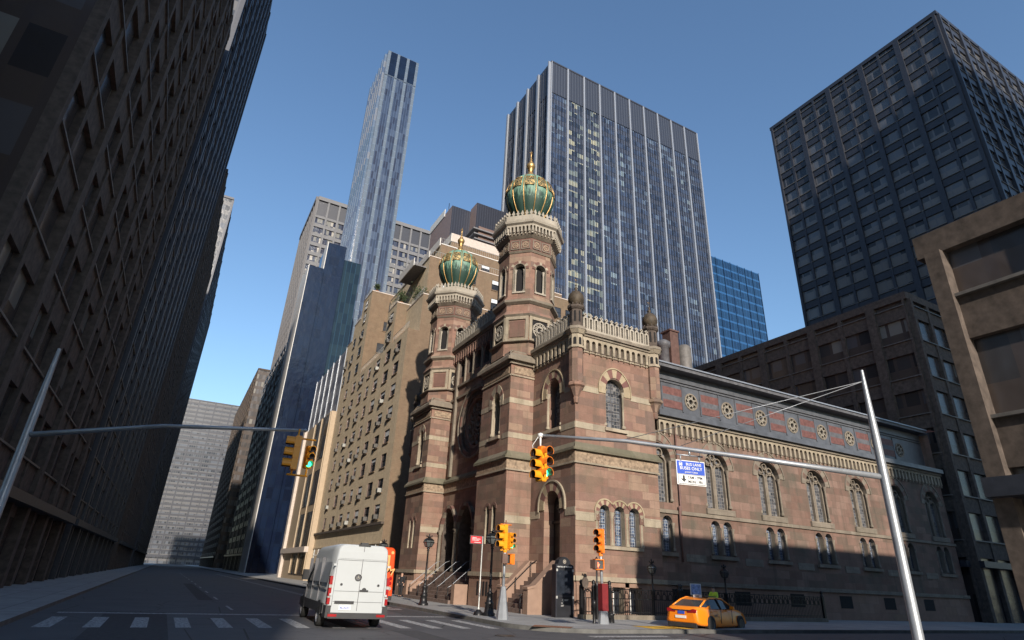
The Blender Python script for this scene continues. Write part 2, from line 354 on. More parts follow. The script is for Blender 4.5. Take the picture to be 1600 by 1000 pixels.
    def oct(s, cx, cy, r, z0, z1, m, r2=None, n=8, cap=True, rot=None):
        # prism with flats on the axes; r is the distance to a flat
        r2 = r if r2 is None else r2; k = 1/math.cos(PI/n); rot = PI/n if rot is None else rot
        A = [Vector((cx+r*k*math.cos(2*PI*i/n+rot), cy+r*k*math.sin(2*PI*i/n+rot), z0)) for i in range(n)]
        B = [Vector((cx+r2*k*math.cos(2*PI*i/n+rot), cy+r2*k*math.sin(2*PI*i/n+rot), z1)) for i in range(n)]
        for i in range(n): s.face([A[i], A[(i+1) % n], B[(i+1) % n], B[i]], m)
        if cap: s.face(B, m); s.face(A[::-1], m)
    def tube(s, pts, r, m, n=8, r1=None):
        pts = [Vector(p) for p in pts]; rings = []
        for i, p in enumerate(pts):
            d = (pts[min(i+1, len(pts)-1)]-pts[max(i-1, 0)]).normalized()
            a = d.orthogonal().normalized() if i == 0 else (rings_a-d*rings_a.dot(d)).normalized()
            rings_a = a; b = d.cross(a)
            rr = r if r1 is None else r+(r1-r)*i/(len(pts)-1)
            rings.append([p+(a*math.cos(2*PI*k/n)+b*math.sin(2*PI*k/n))*rr for k in range(n)])
        for i in range(len(rings)-1):
            for k in range(n): s.face([rings[i][k], rings[i][(k+1) % n], rings[i+1][(k+1) % n], rings[i+1][k]], m, True)
        s.face(rings[0][::-1], m); s.face(rings[-1], m)
    def mesh(s, name, off):
        me = bpy.data.meshes.new(name); me.from_pydata([tuple(v-off) for v in s.v], [], s.f)
        keys = []
        for k in s.m:
            if k not in keys: keys.append(k); me.materials.append(MT[k])
        me.polygons.foreach_set('material_index', [keys.index(k) for k in s.m])
        me.polygons.foreach_set('use_smooth', s.sm)
        if any(s.sm):
            import bmesh
            bm = bmesh.new(); bm.from_mesh(me); bmesh.ops.remove_doubles(bm, verts=bm.verts, dist=1e-5); bm.to_mesh(me); bm.free()
            # keep hard edges where flat faces meet
        me.update(); return me
ROOT = {}
def thing(name, label, cat, loc=(0, 0, 0), rot=0, group=None, kind=None, local=False):
    o = bpy.data.objects.new(name, None); o.empty_display_size = .3; S.collection.objects.link(o)
    o.location = loc; o.rotation_euler = (0, 0, rot); o['label'] = label; o['category'] = cat
    if group: o['group'] = group
    if kind: o['kind'] = kind
    ROOT[o.name] = Vector(loc) if (rot == 0 and not local) else Vector((0, 0, 0)); return o
def part(name, mb, parent, label=None, kind=None):
    off = ROOT[parent.name]; o = bpy.data.objects.new(name, mb.mesh(name, off)); S.collection.objects.link(o); o.parent = parent
    ROOT[o.name] = off
    if label: o['label'] = label
    if kind: o['kind'] = kind
    return o
def solo(name, mb, label=None, cat=None, kind=None, group=None, loc=(0, 0, 0), rot=0):
    o = bpy.data.objects.new(name, mb.mesh(name, Vector(loc) if rot == 0 else Vector((0, 0, 0)))); S.collection.objects.link(o); o.location = loc; o.rotation_euler = (0, 0, rot)
    if label: o['label'] = label
    if cat: o['category'] = cat
    if kind: o['kind'] = kind
    if group: o['group'] = group
    return o
def kids(o): return [c for c in S.collection.objects if c.parent == o]
def copy_tree(o, parent=None):
    c = o.copy(); S.collection.objects.link(c)
    if parent is not None: c.parent = parent
    ROOT[c.name] = ROOT.get(o.name, Vector((0, 0, 0)))
    for ch in kids(o): copy_tree(ch, c)
    return c
def local(fn): return fn
def text_mesh(body, size, name='lettering', mat='white_paint', align='CENTER'):
    cu = bpy.data.curves.new(name, 'FONT'); cu.body = body; cu.size = size; cu.align_x = align; cu.align_y = 'CENTER'; cu.extrude = .004; cu.resolution_u = 2; cu.offset = size*.012
    o = bpy.data.objects.new(name, cu); S.collection.objects.link(o)
    bpy.context.view_layer.update()
    me = bpy.data.meshes.new_from_object(o.evaluated_get(bpy.context.evaluated_depsgraph_get())); me.name = name
    bpy.data.objects.remove(o); me.materials.clear(); me.materials.append(MT[mat]); return me
def lettering(body, size, parent, loc, facing=0, mat='white_paint', name='lettering', align='CENTER', spin=0, xs=1):
    # facing: rotation about Z; 0 reads from -Y
    o = bpy.data.objects.new(name, text_mesh(body, size, name, mat, align)); S.collection.objects.link(o); o.parent = parent
    o.rotation_euler = (PI/2, 0, facing) if not spin else (Matrix.Rotation(facing, 3, 'Z') @ Matrix.Rotation(PI/2, 3, 'X') @ Matrix.Rotation(spin, 3, 'Z')).to_euler()
    o.location = loc; o.scale = (xs, 1, 1); ROOT[o.name] = Vector((0, 0, 0)); return o
G = .15       # pavement height
# ------------------------------------------------------------------ ground
mb = MB(); mb.face([(-1500, -300, 0), (1500, -300, 0), (1500, 2500, 0), (-1500, 2500, 0)], 'asphalt'); solo('road', mb, kind='structure')
def corner_slab(x0, x1, y0, y1, r, cx, cy, name):
    # pavement block whose corner at (x0,y0) is rounded
    pts = [(x0+r-r*math.cos(a), y0+r-r*math.sin(a)) for a in [PI/2*i/8 for i in range(9)]] + [(x1, y0), (x1, y1), (x0, y1)]
    pts = [(cx+(p[0]-cx)*1, p[1]) for p in pts]
    mb = MB(); n = len(pts)
    mb.face([(p[0], p[1], G) for p in pts], 'pavement'); o = solo(name, mb, kind='structure')
    k = MB()
    ins = .18
    for i in list(range(8))+[n-1]:
        a, b = Vector((*pts[i], 0)), Vector((*pts[(i+1) % n], 0))
        k.face([(a.x, a.y, 0), (b.x, b.y, 0), (b.x, b.y, G+.004), (a.x, a.y, G+.004)], 'kerb_stone')
        d = (b-a).normalized(); nn = Vector((-d.y, d.x, 0))*ins
        k.face([(a.x, a.y, G+.004), (b.x, b.y, G+.004), (b.x+nn.x, b.y+nn.y, G+.004), (a.x+nn.x, a.y+nn.y, G+.004)], 'kerb_stone')
    a, b = pts[8], pts[9]
    k.face([(a[0], a[1], 0), (b[0], b[1], 0), (b[0], b[1], G+.004), (a[0], a[1], G+.004)], 'kerb_stone')
    k.face([(a[0], a[1], G+.004), (b[0], b[1], G+.004), (b[0], b[1]+ins, G+.004), (a[0], a[1]+ins, G+.004)], 'kerb_stone')
    solo('kerb', k, kind='structure')
corner_slab(13.0, 420, 21.2, 620, 3.0, 0, 0, 'pavement')
mb = MB(); mb.box(-14, -3.6, 21.2, 620, 0, G, 'kerb_stone', mt='pavement'); solo('pavement', mb, kind='structure')
mb = MB(); mb.box(14.5, 420, -40, 8.8, 0, G, 'kerb_stone', mt='pavement'); solo('pavement', mb, kind='structure')
# markings
mb = MB()
def stripe(x0, x1, y0, y1, z=.004): mb.face([(x0, y0, z), (x1, y0, z), (x1, y1, z), (x0, y1, z)], 'road_paint')
for i in range(13): stripe(-2.9+i*1.24, -2.45+i*1.24, 23.2, 27.2)
for i in range(9): stripe(14.6, 18.4, 9.6+i*1.28, 10.1+i*1.28)
stripe(-3, 12.6, 29.0, 29.5)
for x in (9.7,): stripe(x, x+.14, 30.5, 140); stripe(x+.3, x+.42, 30.5, 140)
for x in (3.2,):
    for k in range(12): stripe(x, x+.13, 32+k*9, 35+k*9)
stripe(10.1, 12.3, 34.5, 35.2); stripe(10.1, 10.5, 36, 40); stripe(11.8, 12.2, 36, 40); stripe(10.6, 11.8, 37.5, 38.2); stripe(10.4, 12.1, 43, 43.8); stripe(10.4, 12.1, 45, 46)
stripe(22, 22.4, 10, 15)
solo('road_markings', mb, kind='structure')
mb = MB(); rr_ = random.Random(5)
for x0, x1, y0, y1 in ((4.2, 6.9, 8, 16.5), (9, 10.4, 12, 19.2), (-1.5, .6, 12, 30), (11, 12.7, 30, 44), (7.6, 8.6, 17, 22.4), (15, 23, 16.6, 17.8), (2.2, 3.0, 40, 70)): mb.face([(x0, y0, .002), (x1, y0, .002), (x1, y1, .002), (x0, y1, .002)], 'asphalt_patch')
solo('asphalt_patches', mb, kind='structure')
for (x, y), lb in zip(((11.2, 20.5), (8.2, 13.2), (3.6, 18.0)), ('round iron manhole cover in the road nearest the corner kerb', 'round iron manhole cover in the road before the parked van', 'round iron manhole cover in the road left of the van')):
    mb = MB(); mb.lathe([(.36, .0), (.36, .008), (.3, .008), (.3, .005), (.26, .005), (.26, .009), (0, .009)], (x, y, 0), 20, 'black_iron', False); solo('manhole_cover', mb, lb, 'manhole', group='manhole covers in the road')
mb = MB(); mb.face([(18.9, 21.5, G+.008), (21.4, 21.5, G+.008), (21.4, 22.9, G+.008), (18.9, 22.9, G+.008)], 'tactile_yellow')
mb.face([(13.35, 22.3, G+.012), (14.7, 21.55, G+.012), (15.3, 22.2, G+.012), (14.0, 23.1, G+.012)], 'rust'); solo('kerb_ramp_plates', mb, kind='structure')
# ------------------------------------------------------------------ the synagogue
XF, XP, YC = 19.7, 17.85, 28.4           # recessed front plane, pier front plane, street-corner plane
synagogue = thing('synagogue', 'brownstone synagogue with two green and gold onion domed towers at the street corner', 'synagogue', (XF, 42.9, G))
BS, TN, PK = 'brownstone', 'tan_stone', 'pink_stone'
def corbels(mb, F, u0, u1, z0, z1, w, m, step=.5):
    # arcaded corbel table: a band with hanging arches cut into its lower half
    n = max(1, round((u1-u0)/step)); st = (u1-u0)/n; zm = z0+(z1-z0)*.62; h = st*.3
    pts = [(u0, z1)]
    low = []
    for i in range(n):
        c = u0+(i+.5)*st
        low += [(u0+i*st+.001, z0), (c-h, z0)]
        low += [(c-h*math.cos(PI*k/6), zm+h*math.sin(PI*k/6)) for k in range(7)]
        low += [(c+h, z0), (u0+(i+1)*st-.001, z0)]
    pts = [(u0, z1)]+low+[(u1, z1)]
    mb.fpoly(F, pts[::-1] if False else pts, 0, w, m)
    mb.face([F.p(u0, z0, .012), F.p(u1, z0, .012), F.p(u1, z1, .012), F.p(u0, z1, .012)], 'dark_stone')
    for i in range(n+1):
        c = u0+i*st; mb.fbox(F, c-.04, c+.04, z0-.16, z0+.12, 0, w*.7, m)
def crest(mb, F, u0, u1, z0, z1, w0, w1, m, step=.44):
    n = max(1, round((u1-u0)/step)); st = (u1-u0)/n; wd = st*.3
    mb.fbox(F, u0, u1, z0, z0+(z1-z0)*.15, w0, w1, m)
    for i in range(n):
        c = u0+(i+.5)*st; za = z0+(z1-z0)*.15; zb = z0+(z1-z0)*.66
        for sg in (-1, 1): mb.fbox(F, c+sg*wd-st*.13, c+sg*wd+st*.13, za, zb, w0, w1, m)
        mb.ring(F, c, zb, st*.17, st*.43, w0, w1, [m], n=5)
        zc = zb+st*.43; d = st*.34
        o = [(c, zc-.02), (c+d, zc+d*.8), (c, zc+d*1.75), (c-d, zc+d*.8)]; i_ = [(c+(a-c)*.42, zc+d*.85+(b-zc-d*.85)*.42) for a, b in o]
        for k in range(4):
            q = [o[k], o[(k+1) % 4], i_[(k+1) % 4], i_[k]]
            mb.fpoly(F, q, w0, w1, m, back=True)
def frieze(mb, F, u0, u1, m='carved_ornament', z0=8.3, z1=9.1):
    mb.fbox(F, u0-.1, u1+.1, z0-.1, z0, 0, .12, 'tan_stone')
    mb.fbox(F, u0-.04, u1+.04, z0, z1-.16, 0, .06, m)
    mb.fbox(F, u0-.22, u1+.22, z1-.16, z1, 0, .26, 'mossy_stone')
    mb.face([F.p(u0-.22, z1, .26), F.p(u1+.22, z1, .26), F.p(u1, z1+.34, 0), F.p(u0, z1+.34, 0)], 'mossy_stone')
def watertable(mb, F, u0, u1, z=2.15):
    mb.fbox(F, u0-.02, u1+.02, G, z-.25, 0, .1, 'brownstone_plinth')
    mb.fbox(F, u0-.1, u1+.1, z-.25, z, 0, .2, 'tan_stone')
def colonnette(mb, F, u, z0, z1, w, m='tan_stone', r=.09):
    p = F.p(u, 0, w); mb.lathe([(r*1.6, z0), (r*1.6, z0+.12), (r, z0+.2), (r, z1-.35), (r*1.3, z1-.3), (r, z1-.25), (r*1.9, z1-.05), (r*1.9, z1)], (p.x, p.y, 0), 8, m)
def window_part(parent, F, cu, h, z0, sp, depth, glass='leaded_glass', lead='slate_dark', trac=None, name='window'):
    mb = MB(); o = arch(cu, h, z0, sp, 12)
    mb.fpoly(F, o, -depth, -depth+.01, glass)
    # frame
    f = .05
    mb.fbox(F, cu-h, cu-h+f, z0, sp, -depth, -depth+.08, lead); mb.fbox(F, cu+h-f, cu+h, z0, sp, -depth, -depth+.08, lead); mb.fbox(F, cu-h, cu+h, z0, z0+f, -depth, -depth+.08, lead)
    mb.ring(F, cu, sp, h-f, h, -depth, -depth+.08, [lead], n=6)
    if trac == 'twin':      # two lancets below three roundels
        mb.fbox(F, cu-.06, cu+.06, z0, sp+.05, -depth, -depth+.22, 'grey_tan_stone')
        for sg in (-1, 1):
            mb.ring(F, cu+sg*h*.5, sp-.1, h*.36, h*.48, -depth, -depth+.2, ['grey_tan_stone'], n=6, jamb=sp-.1-z0)
            mb.ring(F, cu+sg*h*.42, sp+h*.42, h*.2, h*.27, -depth, -depth+.2, ['grey_tan_stone'], n=8, a1=2*PI)
        mb.ring(F, cu, sp+h*.72, h*.15, h*.21, -depth, -depth+.2, ['grey_tan_stone'], n=8, a1=2*PI)
    elif trac == 'bars':
        z = z0+.6
        while z < sp: mb.fbox(F, cu-h, cu+h, z, z+.03, -depth, -depth+.05, lead); z += .6
        mb.fbox(F, cu-.015, cu+.015, z0, sp+h*.9, -depth, -depth+.05, lead)
    return part(name, mb, parent)
def wbox(mb, x0, x1, y0, y1, z0, z1, m): mb.box(x0, x1, y0, y1, z0, z1, m)

# --- corner blocks (one by the street corner, its twin beyond the far tower)
def corner_block(Y0, Y1, flip=False):
    L = Y1-Y0
    FX = Fr(XF, Y1, 0, -1)                 # front face, u from far to near
    FY = Fr(XF, Y0, 1, 0)                  # street side face
    XW = 26.0-XF
    mb = MB(); cd = 2.55                   # centre of openings on the front
    door = arch(cd, .88, 2.2, 5.95, 12); win = arch(cd, .78, 10.65, 13.15, 12)
    mb.wall(FX, [(0, G), (L, G), (L, 16.5), (0, 16.5)], [door, win], BS, depth=.75, mr=BS)
    tw = [arch(2.05+i*1.1, .38, 3.8, 5.62, 10) for i in range(3)]; bw = arch(3.05, .72, 10.6, 13.15, 12)
    base = [[(2.45+i*1.2, .3), (3.3+i*1.2, .3), (3.3+i*1.2, 1.62), (2.45+i*1.2, 1.62)] for i in range(2)]
    mb.wall(FY, [(0, G), (XW, G), (XW, 16.5), (0, 16.5)], tw+[bw]+base, BS, depth=.5, mr='tan_stone')
    mb.box(XF+.9, 25.98, Y0+.62, Y1-.01, G, 16.45, 'dark_stone'); mb.box(XF+.02, 25.98, Y0+.02, Y1-.01, 16.45, 16.5, 'slate_dark')
    mb.face([(26, Y0, G), (26, Y1, G), (26, Y1, 16.5), (26, Y0, 16.5)], BS)
    o = part('corner_block', mb, synagogue)
    t_ = Multi()
    for F, U, c in ((FX, L, cd), (FY, XW, 3.05)):
        t_.fbox(F, 0, c-1.28, 12.65, 13.02, 0, .03, TN); t_.fbox(F, c+1.28, U, 12.65, 13.02, 0, .03, TN)
        t_.fbox(F, 0, c-.82, 10.3, 10.68, 0, .03, TN); t_.fbox(F, c+.82, U, 10.3, 10.68, 0, .03, TN)
    t_.fbox(FY, 0, 1.32, 5.02, 5.5, 0, .03, TN); t_.fbox(FY, 4.98, XW, 5.02, 5.5, 0, .03, TN)
    t_.fbox(FX, 0, cd-1.42, 5.3, 5.75, 0, .03, TN); t_.fbox(FX, cd+1.42, L, 5.3, 5.75, 0, .03, TN)
    t_.parts('stone_band', o)
    s_ = MB(); frieze(s_, FX, 0, L); frieze(s_, FY, 0, XW); part('string_course', s_, o)
    w_ = MB(); watertable(w_, FX, 0, .8); part('plinth', w_, o); w_ = MB(); watertable(w_, FX, 4.3, L)
    w_.fbox(FY, 0, 2.42, G, 1.9, 0, .1, 'brownstone_plinth'); w_.fbox(FY, 3.33, 3.62, G, 1.9, 0, .1, 'brownstone_plinth'); w_.fbox(FY, 4.53, XW, G, 1.9, 0, .1, 'brownstone_plinth'); w_.fbox(FY, 2.42, 4.53, 1.65, 1.9, 0, .1, 'brownstone_plinth')
    w_.fbox(FY, -.1, XW+.1, 1.9, 2.15, 0, .2, 'tan_stone'); part('plinth', w_, o)
    for i in range(2): q = MB(); q.fpoly(FY, base[i], -.49, -.45, 'dark_glass'); q.fbox(FY, 2.85+i*1.2, 2.9+i*1.2, .3, 1.62, -.47, -.4, 'white_paint'); part('basement_window', q, o)
    a_ = MB()
    a_.ring(FX, cd, 5.95, .88, 1.42, 0, .06, ['voussoir_tan', 'voussoir_red'], n=9, jamb=.2); a_.ring(FX, cd, 5.95, 1.42, 1.52, 0, .12, [TN], n=9, jamb=.3)
    part('door_arch', a_, o)
    for F, c, h, sp in ((FX, cd, .78, 13.15), (FY, 3.05, .72, 13.15)):
        a_ = MB(); a_.ring(F, c, sp, h, 1.24, 0, .05, ['voussoir_tan', 'voussoir_red'], n=9, jamb=.35, pt=.12); a_.ring(F, c, sp, 1.24, 1.31, 0, .1, ['voussoir_tan'], n=9, jamb=.35, pt=.12)
        for sg in (-1, 1): colonnette(a_, F, c+sg*(h+.02), 10.75, 13.1, -.1)
        a_.fbox(F, c-h-.15, c+h+.15, 10.42, 10.62, 0, .14, TN); part('window_arch', a_, o)
    TN_, PK_ = 'voussoir_tan', 'voussoir_red'
    a_ = MB()
    for i in range(3):
        c = 2.05+i*1.1; A0 = .0 if i == 2 else math.asin(0) ; lim = math.acos(.55/.72)
        a0 = 0 if i == 2 else lim; a1 = PI if i == 0 else PI-lim
        a_.ring(FY, c, 5.62, .38, .66, 0, .05, [TN, PK], n=7, a0=0, a1=PI) if False else a_.ring(FY, c, 5.62, .38, .66, 0, .05, [PK_, TN_, PK_, TN_, PK_, TN_, PK_], n=7, a0=a0*.9, a1=a1 if i == 0 else PI-lim*.9)
        a_.ring(FY, c, 5.62, .66, .74, 0, .09, [TN_], n=7, a0=a0, a1=a1)
    a_.fbox(FY, 1.32, 1.39, 5.1, 5.62, 0, .09, TN); a_.fbox(FY, 4.91, 4.98, 5.1, 5.62, 0, .09, TN)
    a_.fbox(FY, 1.39, 1.67, 5.1, 5.62, 0, .05, PK); a_.fbox(FY, 4.63, 4.91, 5.1, 5.62, 0, .05, PK)
    for i in range(4): colonnette(a_, FY, 1.5+i*1.1, 3.8, 5.62, -.06, r=.1)
    a_.fbox(FY, 1.5, 4.8, 3.6, 3.78, 0, .12, TN); part('window_arch', a_, o)
    for i in range(3): window_part(o, FY, 2.05+i*1.1, .38, 3.8, 5.62, .42, 'lattice_glass', trac='bars')
    window_part(o, FY, 3.05, .72, 10.6, 13.15, .42, trac='bars'); window_part(o, FX, cd, .78, 10.65, 13.15, .7, trac='bars')
    d_ = MB(); d_.fpoly(FX, arch(cd, .88, 2.2, 5.95, 12), -.74, -.72, 'door_wood')
    d_.fbox(FX, cd-.88, cd+.88, 5.0, 5.15, -.72, -.6, 'door_wood'); d_.fbox(FX, cd-.03, cd+.03, 2.2, 5.0, -.72, -.66, 'dark_void')
    for sg in (-1, 1):
        for z in (2.5, 3.4, 4.3): d_.fbox(FX, cd+sg*.44-.28, cd+sg*.44+.28, z, z+.65, -.72, -.69, 'door_wood')
    d_.ring(FX, cd, 5.95, .3, .36, -.72, -.66, ['grey_tan_stone'], n=8, a1=2*PI)
    for k in range(6): a = k*PI/3; d_.ring(FX, cd+.5*math.cos(a)*.8, 5.95+max(-.2, .5*math.sin(a)), .1, .14, -.72, -.67, ['grey_tan_stone'], n=6, a1=2*PI)
    part('door', d_, o)
    c_ = MB()
    for F, U in ((FX, L), (FY, XW)):
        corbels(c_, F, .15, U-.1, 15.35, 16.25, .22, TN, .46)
        c_.fbox(F, 0, U, 15.25, 15.33, 0, .08, TN); c_.fbox(F, -.2, U+.1, 16.25, 16.4, 0, .3, 'grey_tan_stone'); c_.fbox(F, -.3, U+.1, 16.4, 16.62, 0, .42, 'grey_tan_stone')
    part('cornice', c_, o)
    p_ = MB()
    for F, U in ((FX, L), (FY, XW)): crest(p_, F, .45, U-.3, 16.65, 17.9, .05, .25, 'pale_stone', .44)
    part('parapet', p_, o)
    for cx in (XF, 26.0):
        t2 = MB(); c3 = (cx+.08, Y0+.0, 0)
        t2.lathe([(.02, 11.75), (.14, 11.8), (.2, 12.1), (.16, 12.15), (.3, 12.5), (.42, 12.75), (.55, 12.85), (.55, 13.0), (.44, 13.1)], c3, 8, BS, False)
        t2.oct(c3[0], c3[1], .42, 13.1, 15.3, BS); t2.oct(c3[0], c3[1], .5, 15.3, 15.42, TN); t2.oct(c3[0], c3[1], .44, 15.42, 16.25, TN)
        for k in range(8):
            a = k*PI/4; F = Fr(c3[0]+.44*math.cos(a), c3[1]+.44*math.sin(a), -math.sin(a), math.cos(a)); t2.fpoly(F, arch(0, .1, 15.5, 15.9, 6), 0, .012, 'dark_void')
            F = Fr(c3[0]+.4*math.cos(a), c3[1]+.4*math.sin(a), -math.sin(a), math.cos(a)); t2.fpoly(F, arch(0, .07, 17.1, 17.8, 6), 0, .012, 'dark_void')
        t2.oct(c3[0], c3[1], .5, 16.25, 16.5, TN, .66); t2.oct(c3[0], c3[1], .68, 16.5, 16.72, 'grey_tan_stone', .62); t2.oct(c3[0], c3[1], .4, 16.72, 18.0, 'dark_stone')
        t2.oct(c3[0], c3[1], .45, 18.0, 18.12, 'dark_stone', .54); t2.oct(c3[0], c3[1], .54, 18.12, 18.25, 'dark_stone')
        for k in range(12): a = k*PI/6; t2.tube([(c3[0]+.5*math.cos(a), c3[1]+.5*math.sin(a), 18.25), (c3[0]+.5*math.cos(a), c3[1]+.5*math.sin(a), 18.4)], .04, 'dark_stone', 4)
        tt = part('corner_turret', t2, o)
        prof = [(.3, 18.25), (.42, 18.4), (.52, 18.65), (.54, 18.85), (.48, 19.1), (.3, 19.33), (.1, 19.45), (.07, 19.52), (.13, 19.6), (.07, 19.7), (.03, 19.75), (.07, 19.85), (.02, 19.95), (.025, 20.3), (0, 20.35)]
        t3 = MB(); t3.lathe(prof, (c3[0], c3[1], 0), 16, 'bronze_dark'); 
        t3.tube([(c3[0]-.12, c3[1], 20.25), (c3[0]+.12, c3[1], 20.25)], .02, 'gold', 5)
        t3.name = 1; X_TURRET.append((t3, o))
    return o
plain('bronze_dark', (.07, .052, .034), .65, .2, var=.5)
X_TURRET = []
cb = corner_block(YC, 33.4)
for t3, o_ in X_TURRET: part('turret_cap', t3, o_)
X_TURRET = []
far = copy_tree(cb, synagogue); far.location = (0, 0, 0)
# mirrored twin: the far block spans Y 52.35..57.35
far.scale = (1, -1, 1)
rl = ROOT[synagogue.name].y
far.location.y = (YC+57.35) - 2*rl

# --- towers
TCX, TCY = 20.03, 35.55
def tower():
    cx, cy = TCX, TCY; x0, x1, y0, y1 = XP, 22.2, 33.4, 37.7; L = y1-y0; D = x1-x0
    FX = Fr(x0, y1, 0, -1); FY = Fr(x0, y0, 1, 0); FB = Fr(x1, y1, -1, 0)
    mb = MB(); cu = 2.35
    mb.wall(FX, [(0, G), (L, G), (L, 16.3), (0, 16.3)], [arch(cu-.45, .25, 3.8, 5.9, 8), arch(cu+.45, .25, 3.8, 5.9, 8), arch(cu, .6, 10.65, 13.1, 10)], BS, depth=.7, mr='tan_stone')
    mb.wall(FY, [(0, G), (D, G), (D, 16.3), (0, 16.3)], [], BS); mb.wall(FB, [(0, G), (D, G), (D, 16.3), (0, 16.3)], [], BS)
    mb.face([(x1, y0, G), (x1, y1, G), (x1, y1, 16.3), (x1, y0, 16.3)], BS)
    # broaches up to the octagon
    R = 2.12
    mb.oct(cx, cy, R+.12, 16.3, 17.35, BS); mb.box(x0+.02, x1-.02, y0+.02, y1-.02, 16.3, 16.42, 'grey_tan_stone')
    mb.oct(cx, cy, R+.35, 17.3, 17.45, 'grey_tan_stone', R+.05)
    mb.oct(cx, cy, R, 17.45, 19.35, BS, cap=False); mb.oct(cx, cy, R+.1, 19.35, 19.5, 'grey_tan_stone', R+.22); mb.oct(cx, cy, R+.22, 19.5, 19.85, BS, R)
    mb.oct(cx, cy, R, 19.85, 20.35, BS, cap=False); mb.oct(cx, cy, R+.05, 20.35, 20.5, 'grey_tan_stone', R+.25); mb.oct(cx, cy, R+.25, 20.5, 20.68, 'grey_tan_stone', R+.25); mb.oct(cx, cy, R+.25, 20.68, 21.0, BS, R-.03)
    k = math.tan(PI/8); R2 = R-.05; hw = R2*k
    for i in range(8):
        a = i*PI/4; F = Fr(cx+R2*math.cos(a), cy+R2*math.sin(a), -math.sin(a), math.cos(a))
        mb.wall(F, [(-hw, 20.9), (hw, 20.9), (hw, 24.8), (-hw, 24.8)], [arch(0, .43, 21.4, 23.35, 10)], BS, depth=.35, mr='pale_stone')
    mb.oct(cx, cy, R2-.35, 21.0, 24.7, 'dark_void')
    mb.oct(cx, cy, R, 24.75, 24.9, 'grey_tan_stone', R+.1); mb.oct(cx, cy, R-.02, 24.9, 26.0, 'pink_stone', cap=False); mb.oct(cx, cy, R, 26.0, 26.2, 'grey_tan_stone', R+.22)
    body = part('tower', mb, synagogue)
    a_ = MB(); a_.ring(FX, cu, 13.1, .6, 1.05, 0, .05, [TN, PK, TN, TN, PK, TN], n=9, jamb=.4, pt=.15)
    for sg in (-1, 1): colonnette(a_, FX, cu+sg*.62, 10.75, 13.05, -.08)
    a_.fbox(FX, cu-.8, cu+.8, 10.4, 10.62, 0, .15, TN); part('window_arch', a_, body)
    a_ = MB()
    for s in (-1, 1): a_.ring(FX, cu+s*.45, 5.9, .25, .42, 0, .04, [PK], n=5); 
    part('slit_arches', a_, body); a_ = Multi()
    for F, U, c in ((FX, L, cu), (FY, D, None)):
        for z, zz in ((12.65, 13.02), (10.3, 10.66), (5.0, 5.45)):
            if c is None: a_.fbox(F, 0, U, z, zz, 0, .025, TN)
            elif z > 6: a_.fbox(F, 0, c-1.1, z, zz, 0, .025, TN); a_.fbox(F, c+1.1, U, z, zz, 0, .025, TN)
    a_.parts('stone_band', body)
    window_part(body, FX, cu, .6, 10.65, 13.1, .65, 'dark_glass', trac='bars')
    for s in (-1, 1): window_part(body, FX, cu+s*.45, .25, 3.8, 5.9, .65, 'dark_glass', name='slit_window')
    s_ = MB()
    for F, U in ((FX, L), (FY, D), (FB, D)): frieze(s_, F, 0, U)
    part('string_course', s_, body)
    s_ = MB(); watertable(s_, FX, 0, L); watertable(s_, FY, 0, D)
    for k_ in range(4): s_.fbox(FX, 1.2+k_*.42, 1.42+k_*.42, .8, 1.6, .1, .12, 'dark_void')
    part('plinth', s_, body)
    s_ = MB()
    for F, U in ((FX, L), (FY, D), (FB, D)):
        s_.fbox(F, 0, U, 14.55, 14.65, 0, .08, TN); s_.fbox(F, .25, U-.25, 14.75, 15.25, 0, .04, 'carved_ornament')
        s_.fbox(F, -.1, U+.1, 15.4, 15.6, 0, .16, 'grey_tan_stone'); s_.fbox(F, -.35, U+.35, 15.6, 15.85, 0, .42, 'grey_tan_stone')
        s_.face([F.p(-.35, 15.85, .42), F.p(U+.35, 15.85, .42), F.p(U, 16.5, -.25), F.p(0, 16.5, -.25)], 'grey_tan_stone')
    part('pier_cornice', s_, body)
    # panels and rosettes on the lower octagon stage, arches and panels above
    o_ = MB(); hw = (R+.0)*k
    for i in range(8):
        a = i*PI/4; F = Fr(cx+R*math.cos(a), cy+R*math.sin(a), -math.sin(a), math.cos(a))
        o_.fbox(F, -hw+.02, hw-.02, 19.12, 19.35, 0, .1, TN); o_.fbox(F, -hw+.02, hw-.02, 17.45, 17.6, 0, .1, TN)
        for sg in (-1, 1): o_.fbox(F, sg*(hw-.12)-.11, sg*(hw-.12)+.11, 17.6, 19.12, 0, .1, TN)
        if i % 2 == 0:
            o_.fbox(F, -hw+.23, hw-.23, 17.6, 19.12, 0, .02, 'dark_void')
            for r in (.6, .28): o_.ring(F, 0, 18.36, r-.07, r, .02, .09, ['pale_stone'], n=12, a1=2*PI)
            for j in range(10):
                b0 = j*PI/5; p0 = (.3*math.cos(b0), 18.36+.3*math.sin(b0)); 
                for dd in (-.55, .55):
                    p1 = (.56*math.cos(b0+dd), 18.36+.56*math.sin(b0+dd)); nx, nz = -(p1[1]-p0[1]), p1[0]-p0[0]; l = math.hypot(nx, nz); nx, nz = nx/l*.03, nz/l*.03
                    o_.fpoly(F, [(p0[0]-nx, p0[1]-nz), (p1[0]-nx, p1[1]-nz), (p1[0]+nx, p1[1]+nz), (p0[0]+nx, p0[1]+nz)], .02, .08, 'pale_stone')
        else: o_.fbox(F, -hw+.34, hw-.34, 17.75, 18.98, 0, .05, 'pink_stone')
    part('octagon_panels', o_, body)
    o_ = MB(); R3 = R2; hw = R3*k
